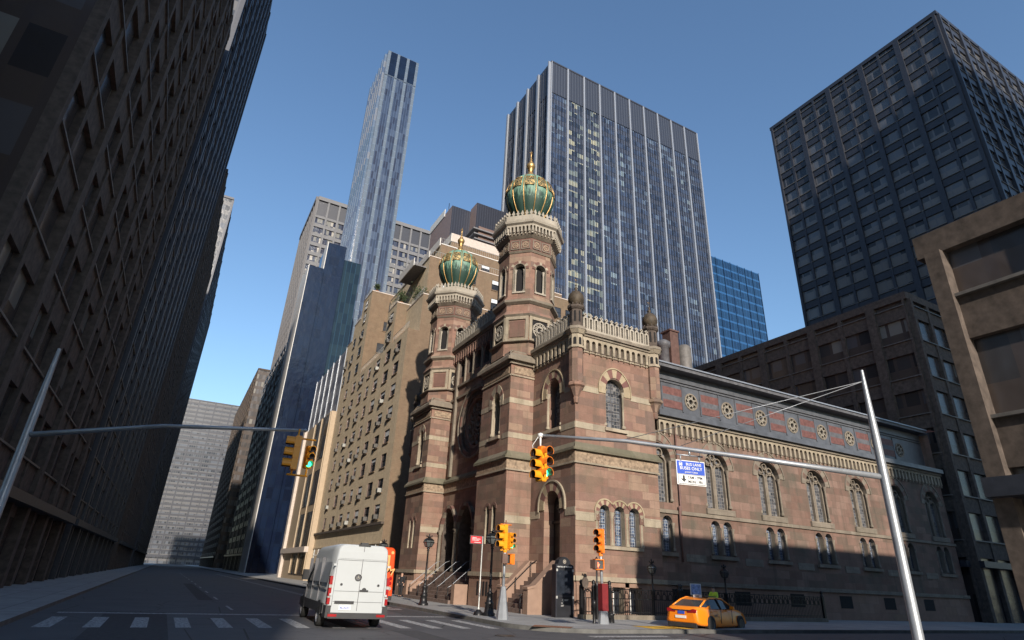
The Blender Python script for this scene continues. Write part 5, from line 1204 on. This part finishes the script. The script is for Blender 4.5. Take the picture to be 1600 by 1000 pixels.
t = thing('standpipe', 'low black hose connection right of the red wrapped pole', 'pipe', (19.1, 24.6, G)); mb = MB(); mb.lathe([(.16, 0), (.14, .3), (.18, .34), (.1, .42), (0, .44)], (19.1, 24.6, G), 10, 'black_iron'); part('pipe', mb, t)
mb = MB(); mb.tube([(19.1, 24.6, .42), (18.9, 24.4, .42)], .07, 'black_iron', 8); part('outlet', mb, t)
t = thing('iron_post', 'slim black post with a ball finial behind the red-hand signal', 'post', (19.75, 26.55, G)); mb = MB(); mb.lathe([(.09, 0), (.09, 1.5), (.13, 1.56), (.05, 1.7), (.04, 2.8), (.07, 2.85), (0, 2.95)], (19.75, 26.55, G), 10, 'black_iron'); part('post', mb, t)
t = thing('poster_board', 'small blue and white picture board standing behind the taxi roof', 'sign', (26.0, 25.9, G)); F = frame_at(26.0, 25.9, 265); mb = MB(); mb.fbox(F, -.36, .36, 1.45, 2.02, -.04, 0, 'white_paint'); mb.fbox(F, -.32, .32, 1.49, 1.98, 0, .005, 'ad_blue'); part('board', mb, t)
mb = MB(); mb.tube([(26.0, 25.93, G), (26.0, 25.93, 1.5)], .03, 'aluminium', 6); part('post', mb, t)
t = thing('litter_bin', 'plain dark round bin on the pavement beyond the bus', 'bin', (13.9, 41.2, G)) if False else None
# ------------------------------------------------------------------ vehicles (built at the origin, nose towards +Y)
def loft(mb, secs, m, smooth=False, cap=True):
    n = len(secs[0][1])
    for (y0, a), (y1, b_) in zip(secs, secs[1:]):
        for i in range(n):
            j = (i+1) % n; mm = m(i, y0) if callable(m) else m
            mb.face([(a[i][0], y0, a[i][1]), (a[j][0], y0, a[j][1]), (b_[j][0], y1, b_[j][1]), (b_[i][0], y1, b_[i][1])], mm, smooth)
    if cap:
        mm = m(-1, secs[0][0]) if callable(m) else m
        mb.face([(x, secs[0][0], z) for x, z in secs[0][1]][::-1], mm); mb.face([(x, secs[-1][0], z) for x, z in secs[-1][1]], mm)
def rsec(hw, z0, z1, r=.15, ht=None, k=4):
    ht = hw if ht is None else ht; pts = []
    for cx_, cz_, a0 in ((hw-r*.6, z0+r*.6, -PI/2), (ht-r, z1-r, 0), (-(ht-r), z1-r, PI/2), (-(hw-r*.6), z0+r*.6, PI)):
        rr = r if cz_ > (z0+z1)/2 else r*.6
        for i in range(k+1): a = a0+PI/2*i/k; pts.append((cx_+rr*math.cos(a), cz_+rr*math.sin(a)))
    return pts
def wheel(t, x, y, r, w, out, rimm='rim'):
    sg = 1 if out > 0 else -1; o = []
    mb = MB(); N_ = 28
    prof = [(r*.62, 0), (r*.93, 0), (r, w*.15), (r, w*.85), (r*.93, w), (r*.62, w)]
    def P(rr, d, a): return (x-sg*d, y+rr*math.cos(a), r+rr*math.sin(a))
    for i in range(len(prof)-1):
        for k in range(N_): a, b_ = 2*PI*k/N_, 2*PI*(k+1)/N_; (r0, d0), (r1, d1) = prof[i], prof[i+1]; mb.face([P(r0, d0, a), P(r0, d0, b_), P(r1, d1, b_), P(r1, d1, a)], 'tyre', True)
    wh = part('wheel', mb, t)
    mb = MB(); pr_ = [(r*.62, .0), (r*.58, .03), (r*.3, .05), (r*.12, .01), (0, .01)]
    for i in range(len(pr_)-1):
        for k in range(N_):
            a, b_ = 2*PI*k/N_, 2*PI*(k+1)/N_; (r0, d0), (r1, d1) = pr_[i], pr_[i+1]; mm = rimm if (i != 1 or k % 4 < 2) else 'black_plastic'
            q = [P(r0, d0, a), P(r0, d0, b_), P(r1, d1, b_), P(r1, d1, a)]; mb.face(q if r1 else q[:3], mm)
    part('rim', mb, wh)
# van
van = thing('delivery_van', 'white high-roofed panel van seen from behind on the avenue', 'van', (6.38, 22.75, 0), math.radians(-3)); van.scale = (1.09, 1.1, 1.0)
mb = MB()
def vmat(i, y): return 'van_white'
secs = [(.0, rsec(.93, .5, 2.72, .22, .80)), (.06, rsec(.985, .46, 2.76, .24, .84)), (1.0, rsec(1.0, .45, 2.79, .24, .86)), (3.9, rsec(1.0, .45, 2.76, .24, .86)), (4.4, rsec(1.0, .45, 2.62, .26, .84)), (4.9, rsec(.99, .45, 2.2, .26, .8)), (5.3, rsec(.98, .45, 1.55, .25, .78)), (5.75, rsec(.93, .4, 1.2, .22, .8)), (5.95, rsec(.82, .42, .95, .2, .7))]
loft(mb, secs, vmat, True); part('body', mb, van)
FR_ = Fr(0, 0, 1, 0)
mb = MB()
for u in (0,): mb.fbox(FR_, u-.008, u+.008, .58, 2.7, 0, .012, 'slate_dark')
for z in (2.22,): mb.fbox(FR_, -.82, .82, z, z+.012, 0, .012, 'slate_metal')
for u in (-.83, .82): mb.fbox(FR_, u, u+.012, .7, 2.22, 0, .012, 'slate_metal')
mb.fbox(FR_, -.8, .8, 1.2, 1.21, 0, .012, 'slate_metal'); mb.fbox(FR_, -.8, .8, .86, .87, 0, .012, 'slate_metal'); part('rear_doors', mb, van)
mb = MB(); mb.fbox(FR_, -.8, .8, 2.27, 2.52, -.02, .015, 'van_white'); part('roof_panel', mb, van)
mb = MB(); mb.fbox(FR_, -.92, .92, .34, .52, -.25, .12, 'black_plastic'); mb.fbox(FR_, -1.0, -.84, .36, .74, -.5, .08, 'black_plastic'); mb.fbox(FR_, .84, 1.0, .36, .74, -.5, .08, 'black_plastic'); bmp_ = part('bumper', mb, van)
for s in (-1, 1): mb = MB(); mb.fbox(FR_, s*.78-.14, s*.78+.14, .4, .48, .12, .13, 'red_lens'); part('reflector', mb, bmp_)
for s in (-1, 1):
    mb = MB()
    for z0, z1, mm in ((.78, .98, 'red_lens'), (.985, 1.03, 'white_lens'), (1.035, 1.3, 'red_lens'), (1.305, 1.4, 'white_lens'), (1.405, 1.68, 'red_lens')): mb.fbox(FR_, s*.94-.045, s*.94+.045, z0, z1, -.2, .03, mm)
    part('tail_light', mb, van)
mb = MB(); mb.fbox(FR_, -.74, -.12, .8, .89, 0, .03, 'black_plastic'); part('plate_recess', mb, van)
mb = MB(); mb.fbox(FR_, -.58, -.2, .6, .76, 0, .02, 'white_paint'); pl = part('number_plate', mb, van); lettering('46-K637', .09, van, (-.39, -.025, .67), 0, 'sign_blue')
mb = MB(); mb.ring(FR_, -.08, 1.66, .09, .115, 0, .03, ['black_plastic'], n=16, a1=2*PI); mb.ring(FR_, -.08, 1.66, 0, .09, 0, .012, ['slate_dark'], n=12, a1=2*PI)
for k in range(3): a = PI/2+k*2*PI/3; mb.fpoly(FR_, [(-.08-.014*math.sin(a), 1.66+.014*math.cos(a)), (-.08+.014*math.sin(a), 1.66-.014*math.cos(a)), (-.08+.09*math.cos(a), 1.66+.09*math.sin(a))], .012, .03, 'chrome')
part('emblem', mb, van)
for u in (-.6, .62): mb = MB(); mb.ring(FR_, u, 1.42, 0, .04, 0, .02, ['black_plastic'], n=10, a1=2*PI); part('door_stop', mb, van)
mb = MB(); mb.fbox(FR_, .02, .3, 1.2, 1.26, 0, .03, 'black_plastic'); mb.ring(FR_, .16, 1.26, .0, .07, 0, .03, ['black_plastic'], n=6); part('door_handle', mb, van)
for s in (-1, 1):
    for z in (1.05, 2.02): mb = MB(); mb.fbox(FR_, s*.9-.04, s*.9+.04, z, z+.07, 0, .05, 'van_white'); part('hinge', mb, van)
mb = MB(); mb.box(-.12, .12, .02, .2, 2.74, 2.84, 'black_plastic'); mb.box(-.2, .2, -.04, .08, 2.72, 2.77, 'black_plastic'); part('rear_camera', mb, van)
for s in (-1, 1):
    Fs = Fr(s*1.0, 0, 0, s) if s > 0 else Fr(-1.0, 5.9, 0, -1)
    def U(y): return y if s > 0 else 5.9-y
    mb = MB()
    for y0, y1 in ((.35, 1.75), (1.95, 3.25)):
        a, b_ = sorted((U(y0), U(y1))); q = [(a, 1.45), (b_, 1.45), (b_, 2.12), (a, 2.12)]
        mb.face([Fs.p(a, 1.45, .004), Fs.p(b_, 1.45, .004), Fs.p(b_, 2.14, -.085), Fs.p(a, 2.14, -.085)], 'van_white_shaded' if s < 0 else 'van_white')  # left panels get the painted shade tone
    part('side_panel', mb, van)
    mb = MB(); a, b_ = sorted((U(3.5), U(4.55))); mb.face([Fs.p(a, 1.4, .006), Fs.p(b_, 1.4, .006), Fs.p(b_-.1 if s > 0 else b_, 2.1, -.085), Fs.p(a if s > 0 else a+.1, 2.1, -.085)], 'car_glass'); part('side_window', mb, van)
    mb = MB(); a, b_ = sorted((U(.4), U(5.6))); mb.fbox(Fs, a, b_, .46, .78, -.03, .025, 'black_plastic'); mb.fbox(Fs, a, b_, 1.26, 1.275, -.03, .012, 'slate_metal')
    for y in (1.85, 3.35, 4.6): mb.fbox(Fs, U(y)-.006, U(y)+.006, .8, 2.3, -.1, .008, 'slate_dark')
    a, b_ = sorted((U(1.6), U(2.1))); mb.fbox(Fs, a, b_, 1.3, 1.36, 0, .03, 'black_plastic'); part('side_trim', mb, van)
    mb = MB(); mb.fpoly(Fs, [(U(1.15)+.44*math.cos(a)*(1), .42+.44*math.sin(a)) for a in [PI*i/14 for i in range(15)]], 0, .03, 'black_plastic'); mb.fpoly(Fs, [(U(4.85)+.44*math.cos(a), .42+.44*math.sin(a)) for a in [PI*i/14 for i in range(15)]], 0, .03, 'black_plastic'); part('wheel_arch', mb, van)
    mb = MB(); mb.box(*sorted((s*1.03, s*1.25)), 4.35, 4.5, 1.45, 1.85, 'black_plastic'); part('wing_mirror', mb, van)
    for y in (1.15, 4.85): wheel(van, s*1.03, y, .36, .24, s)
# orange bus
bus = thing('bus', 'orange-red bus seen from behind, mostly hidden by the white van', 'bus', (11.5, 38.0, 0), 0, local=True)
mb = MB(); secs = [(0, rsec(1.2, .38, 3.15, .2, 1.1)), (.12, rsec(1.27, .34, 3.3, .28, 1.2)), (11.5, rsec(1.27, .34, 3.3, .28, 1.2)), (11.9, rsec(1.2, .4, 3.1, .25, 1.1))]
loft(mb, secs, 'bus_orange', True); part('body', mb, bus)
mb = MB(); mb.fbox(FR_, -.85, .85, 2.0, 2.85, 0, .02, 'bus_pale'); mb.fbox(FR_, -.72, .72, 2.1, 2.72, .02, .03, 'bus_orange'); part('rear_panel', mb, bus)
for s in (-1, 1):
    mb = MB()
    for z, mm in ((.95, 'white_lens'), (1.25, 'red_lens'), (1.52, 'red_lens')): mb.ring(FR_, s*1.02, z, 0, .1, 0, .03, [mm], n=10, a1=2*PI)
    mb.ring(FR_, s*.98, 3.0, 0, .09, 0, .02, ['bus_pale'], n=8, a1=2*PI)
    part('tail_light', mb, bus)
mb = MB(); mb.fbox(FR_, -1.2, 1.2, .3, .55, -.2, .06, 'black_plastic'); part('bumper', mb, bus)
lettering('M', .62, bus, (.95, -.03, 1.95), 0, 'bus_pale', spin=-.5); lettering('TAP', .42, bus, (.55, -.03, 1.2), 0, 'bus_pale', spin=-.9) if False else None
for s in (-1, 1):
    Fs = Fr(1.27, 0, 0, 1) if s > 0 else Fr(-1.27, 11.9, 0, -1); mb = MB(); mb.fbox(Fs, .8, 11, 1.6, 2.6, -.1, .006, 'car_glass'); part('side_window', mb, bus)
    for y in (2.8, 8.8): wheel(bus, s*1.29, y, .48, .3, s)
# taxi
taxi = thing('taxi', 'orange-yellow taxi cab turning away at the right', 'taxi', (22.2, 22.4, 0), math.radians(15-90))
OY = -1.05
mb = MB(); B = [(.0, .66, .42, .86), (.05, .8, .34, .98), (.25, .89, .28, 1.04), (.9, .905, .24, 1.05), (1.6, .915, .2, 1.0), (2.6, .915, .2, .98), (3.4, .91, .2, .96), (4.1, .89, .24, .9), (4.6, .82, .28, .78), (4.83, .66, .34, .66)]
loft(mb, [(y+OY, rsec(hw, z0, z1, .16, hw*.9)) for y, hw, z0, z1 in B], 'taxi_orange', True); part('body', mb, taxi)
def gsec(hb, ht, z0, z1): return [(-hb, z0), (hb, z0), (ht+.03, z1-.06), (ht-.05, z1), (-ht+.05, z1), (-ht-.03, z1-.06)]
Gs = [(.42, .72, .7, .99, 1.03), (1.05, .8, .6, .95, 1.31), (1.45, .81, .58, .95, 1.4), (2.2, .81, .58, .95, 1.42), (2.7, .81, .58, .95, 1.39), (3.55, .74, .68, .93, 1.0)]
mb = MB()
def gm(i, y): return 'taxi_orange' if (i in (2, 3, 4) and 1.0 < y-OY < 2.5) else 'car_glass'
loft(mb, [(y+OY, gsec(a, b_, c, d)) for y, a, b_, c, d in Gs], gm, False); part('cabin_glass', mb, taxi)
for s in (-1, 1):
    mb = MB(); mb.tube([(s*.71, .42+OY, 1.02), (s*.63, 1.05+OY, 1.29), (s*.6, 1.5+OY, 1.39), (s*.6, 2.6+OY, 1.39), (s*.7, 3.55+OY, 1.0)], .045, 'taxi_orange', 6)
    mb.tube([(s*.82, 2.15+OY, .96), (s*.62, 2.1+OY, 1.43)], .035, 'black_plastic', 5); mb.fpoly(Fr(s*.8, OY, 0, s) if s > 0 else Fr(-.8, OY, 0, 1), [(.75, .97), (1.2, .97), (1.15, 1.12)], -.02 if s > 0 else .0, .02, 'taxi_orange', back=True)
    part('roof_pillar', mb, taxi)
    mb = MB()
    for y in (.95, 1.95, 3.0): mb.box(*sorted((s*.9, s*.922)), y+OY, y+.012+OY, .35, .96, 'black_plastic')
    for y in (1.3, 2.35): mb.box(*sorted((s*.9, s*.94)), y+OY, y+.2+OY, .84, .875, 'taxi_orange')
    part('door_seams', mb, taxi)
    for y in (1.05, 3.85):
        mb = MB(); Fs = Fr(s*.905, 0, 0, s); mb.fpoly(Fs, [((y+OY)*s+.355*math.cos(a),   .33+.355*math.sin(a)) for a in [2*PI*i/20 for i in range(20)]], -.05, .012, 'black_plastic'); part('wheel_arch', mb, taxi); wheel(taxi, s*.925, y+OY, .33, .22, s)
    Fb = Fr(0, OY, 1, 0); mb = MB(); q = [(s*.3, .78), (s*.84, .8), (s*.86, .93), (s*.62, .95), (s*.3, .86)]; q = q if s > 0 else q[::-1]
    mb.fpoly(Fb, [(max(-.73, min(.73, a)), b_) for a, b_ in q], -.12, .012, 'red_lens'); part('tail_light', mb, taxi)
    mb = MB(); mb.box(*sorted((s*.9, s*1.08)), 2.85+OY, 2.98+OY, .95, 1.08, 'taxi_orange'); part('wing_mirror', mb, taxi)
mb = MB(); mb.fbox(Fb, -.5, .5, .86, .9, -.05, .03, 'chrome'); part('boot_trim', mb, taxi)
mb = MB(); mb.fbox(Fb, -.17, .17, .72, .85, -.02, .02, 'sign_blue'); part('rear_plate', mb, taxi)
mb = MB(); mb.fbox(Fb, -.3, .24, .55, .66, -.02, .03, 'white_paint'); part('bumper_sticker', mb, taxi)
mb = MB(); mb.fbox(Fb, -.72, .72, .2, .38, -.1, .01, 'black_plastic'); part('bumper', mb, taxi)
mb = MB(); mb.box(-.2, .2, 1.5+OY, 1.6+OY, 1.41, 1.52, 'white_paint'); part('roof_sign', mb, taxi); lettering('TAXI', .1, taxi, (0, 1.49+OY, 1.465), 0, 'black_plastic')
mb = MB(); mb.box(-.35, .35, 1.65+OY, 2.7+OY, 1.44, 1.48, 'black_plastic'); part('roof_rack', mb, taxi)
lettering('NYC', .16, taxi, (.925, 1.5+OY, .68), PI/2, 'black_plastic')
# ------------------------------------------------------------------ people
def skinned(name, pts, edges, mat, root=0, sub=2):
    me = bpy.data.meshes.new(name); me.from_pydata([p[:3] for p in pts], edges, [])
    o = bpy.data.objects.new(name, me); S.collection.objects.link(o); o.modifiers.new('s', 'SKIN')
    sv = me.skin_vertices[0].data
    for i, p in enumerate(pts): sv[i].radius = (p[3], p[4] if len(p) > 4 else p[3]); sv[i].use_root = (i == root)
    m_ = o.modifiers.new('u', 'SUBSURF'); m_.levels = sub; m_.render_levels = sub
    bpy.context.view_layer.update()
    r = bpy.data.meshes.new_from_object(o.evaluated_get(bpy.context.evaluated_depsgraph_get())); r.name = name
    bpy.data.objects.remove(o); r.materials.clear(); r.materials.append(MT[mat])
    for p in r.polygons: p.use_smooth = True
    return r
def person(loc, rot, label, top, legs, pose, armpose):
    t = thing('person', label, 'person', loc, rot)
    L, Rr = pose      # ankle offsets (forward x)
    J = [(0, 0, .95, .13, .1), (0, 0, 1.15, .12, .09), (0, 0, 1.35, .14, .1), (0, 0, 1.48, .06), (.015, 0, 1.55, .075, .085), (.02, 0, 1.64, .085, .095), (.01, 0, 1.71, .06, .07),
         (0, .19, 1.42, .06), armpose[0][0]+(.045,), armpose[0][1]+(.03,), (0, -.19, 1.42, .06), armpose[1][0]+(.045,), armpose[1][1]+(.03,),
         (0, .1, .9, .085), (L*.55+.05, .1, .5, .06), (L, .1, .1, .04), (L+.13, .1, .04, .035), (0, -.1, .9, .085), (Rr*.55+.05, -.1, .5, .06), (Rr, -.1, .1, .04), (Rr+.13, -.1, .04, .035)]
    E_ = [(0, 1), (1, 2), (2, 3), (3, 4), (4, 5), (5, 6), (2, 7), (7, 8), (8, 9), (2, 10), (10, 11), (11, 12), (0, 13), (13, 14), (14, 15), (15, 16), (0, 17), (17, 18), (18, 19), (19, 20)]
    hands = []
    n0 = len(J)
    for k, sgn in ((9, 1), (12, -1)):
        x, y, z = J[k][:3]; e = Vector(J[k][:3])-Vector(J[k-1][:3]); e.normalize(); sd_ = Vector((0, 1, 0)) if abs(e.y) < .8 else Vector((1, 0, 0))
        pb = len(J); c = Vector((x, y, z))+e*.05; J.append((*c, .022)); E_.append((k, pb))
        for f in range(4):
            a = c+sd_*(f-1.5)*.018+e*.04; b_ = a+e*(.035+.008*(f in (1, 2))); J.append((*a, .009)); J.append((*b_, .007)); E_.append((pb, len(J)-2)); E_.append((len(J)-2, len(J)-1))
        a = c+e.cross(sd_)*.03+e*.02; J.append((*a, .01)); E_.append((pb, len(J)-1))
    o = bpy.data.objects.new('body', skinned('body', J, E_, 'skin')); S.collection.objects.link(o); o.parent = t; ROOT[o.name] = Vector((0, 0, 0))
    def grow(idx, k): return [J[i][:3]+tuple(r*k+.012 for r in J[i][3:5]) for i in idx]
    ti = [0, 1, 2, 7, 8, 9, 10, 11, 12]; pts = grow(ti, 1.3); pts[0] = (0, 0, .9, .17, .14); pts[5] = tuple(Vector(pts[5][:3]).lerp(Vector(pts[4][:3]), .1))+(.052,); pts[8] = tuple(Vector(pts[8][:3]).lerp(Vector(pts[7][:3]), .1))+(.052,)
    o = bpy.data.objects.new('jacket', skinned('jacket', pts, [(0, 1), (1, 2), (2, 3), (3, 4), (4, 5), (2, 6), (6, 7), (7, 8)], top)); S.collection.objects.link(o); o.parent = t; ROOT[o.name] = Vector((0, 0, 0))
    li = [0, 13, 14, 15, 17, 18, 19]; pts = grow(li, 1.25)
    o = bpy.data.objects.new('trousers', skinned('trousers', pts, [(0, 1), (1, 2), (2, 3), (0, 4), (4, 5), (5, 6)], legs)); S.collection.objects.link(o); o.parent = t; ROOT[o.name] = Vector((0, 0, 0))
    mb = MB()
    for i in range(5):
        for k in range(12):
            a, b_ = 2*PI*k/12, 2*PI*(k+1)/12; e0, e1 = .15+i*.28, .15+(i+1)*.28
            f = lambda e, a: (-.008+.098*math.cos(e)*math.cos(a), .09*math.cos(e)*math.sin(a), 1.655+.1*math.sin(e))
            mb.face([f(e0, a), f(e0, b_), f(e1, b_), f(e1, a)], 'hair', True)
    part('hair', mb, t)
    mb = MB()
    for s in (-1, 1): mb.lathe([(0, -.008), (.01, 0), (0, .008)], (.098, s*.032, 1.645), 6, 'black_plastic'); mb.lathe([(0, -.02), (.014, 0), (0, .02)], (.01, s*.09, 1.63), 6, 'skin')
    mb.lathe([(0, -.02), (.014, -.01), (0, .02)], (.108, 0, 1.62), 6, 'skin'); mb.box(.09, .1, -.022, .022, 1.578, 1.586, 'red_lens'); part('face', mb, t)
    for k, x in ((1, L), (-1, Rr)): mb = MB(); mb.lathe([(.05, 0), (.06, .03), (.05, .1), (.04, .12)], (x, k*.1, .0), 10, 'cloth_black'); mb.box(x, x+.19, k*.1-.045, k*.1+.045, .0, .075, 'cloth_black'); part('shoe', mb, t)
    return t
person((16.6, 47.6, G), math.radians(235), 'person in a black jacket standing on the pavement beside the orange bus', 'cloth_black', 'cloth_black', (.12, -.1), (((.05, .26, 1.15), (.12, .24, .92)), ((-.02, -.26, 1.15), (.08, -.26, .92))))
person((27.7, 26.25, G), math.radians(195), 'person in a bright yellow-green work vest behind the taxi', 'hivis', 'trousers_navy', (.05, -.02), (((.1, .24, 1.18), (.3, .1, 1.15)), ((.1, -.24, 1.18), (.32, -.08, 1.12))))
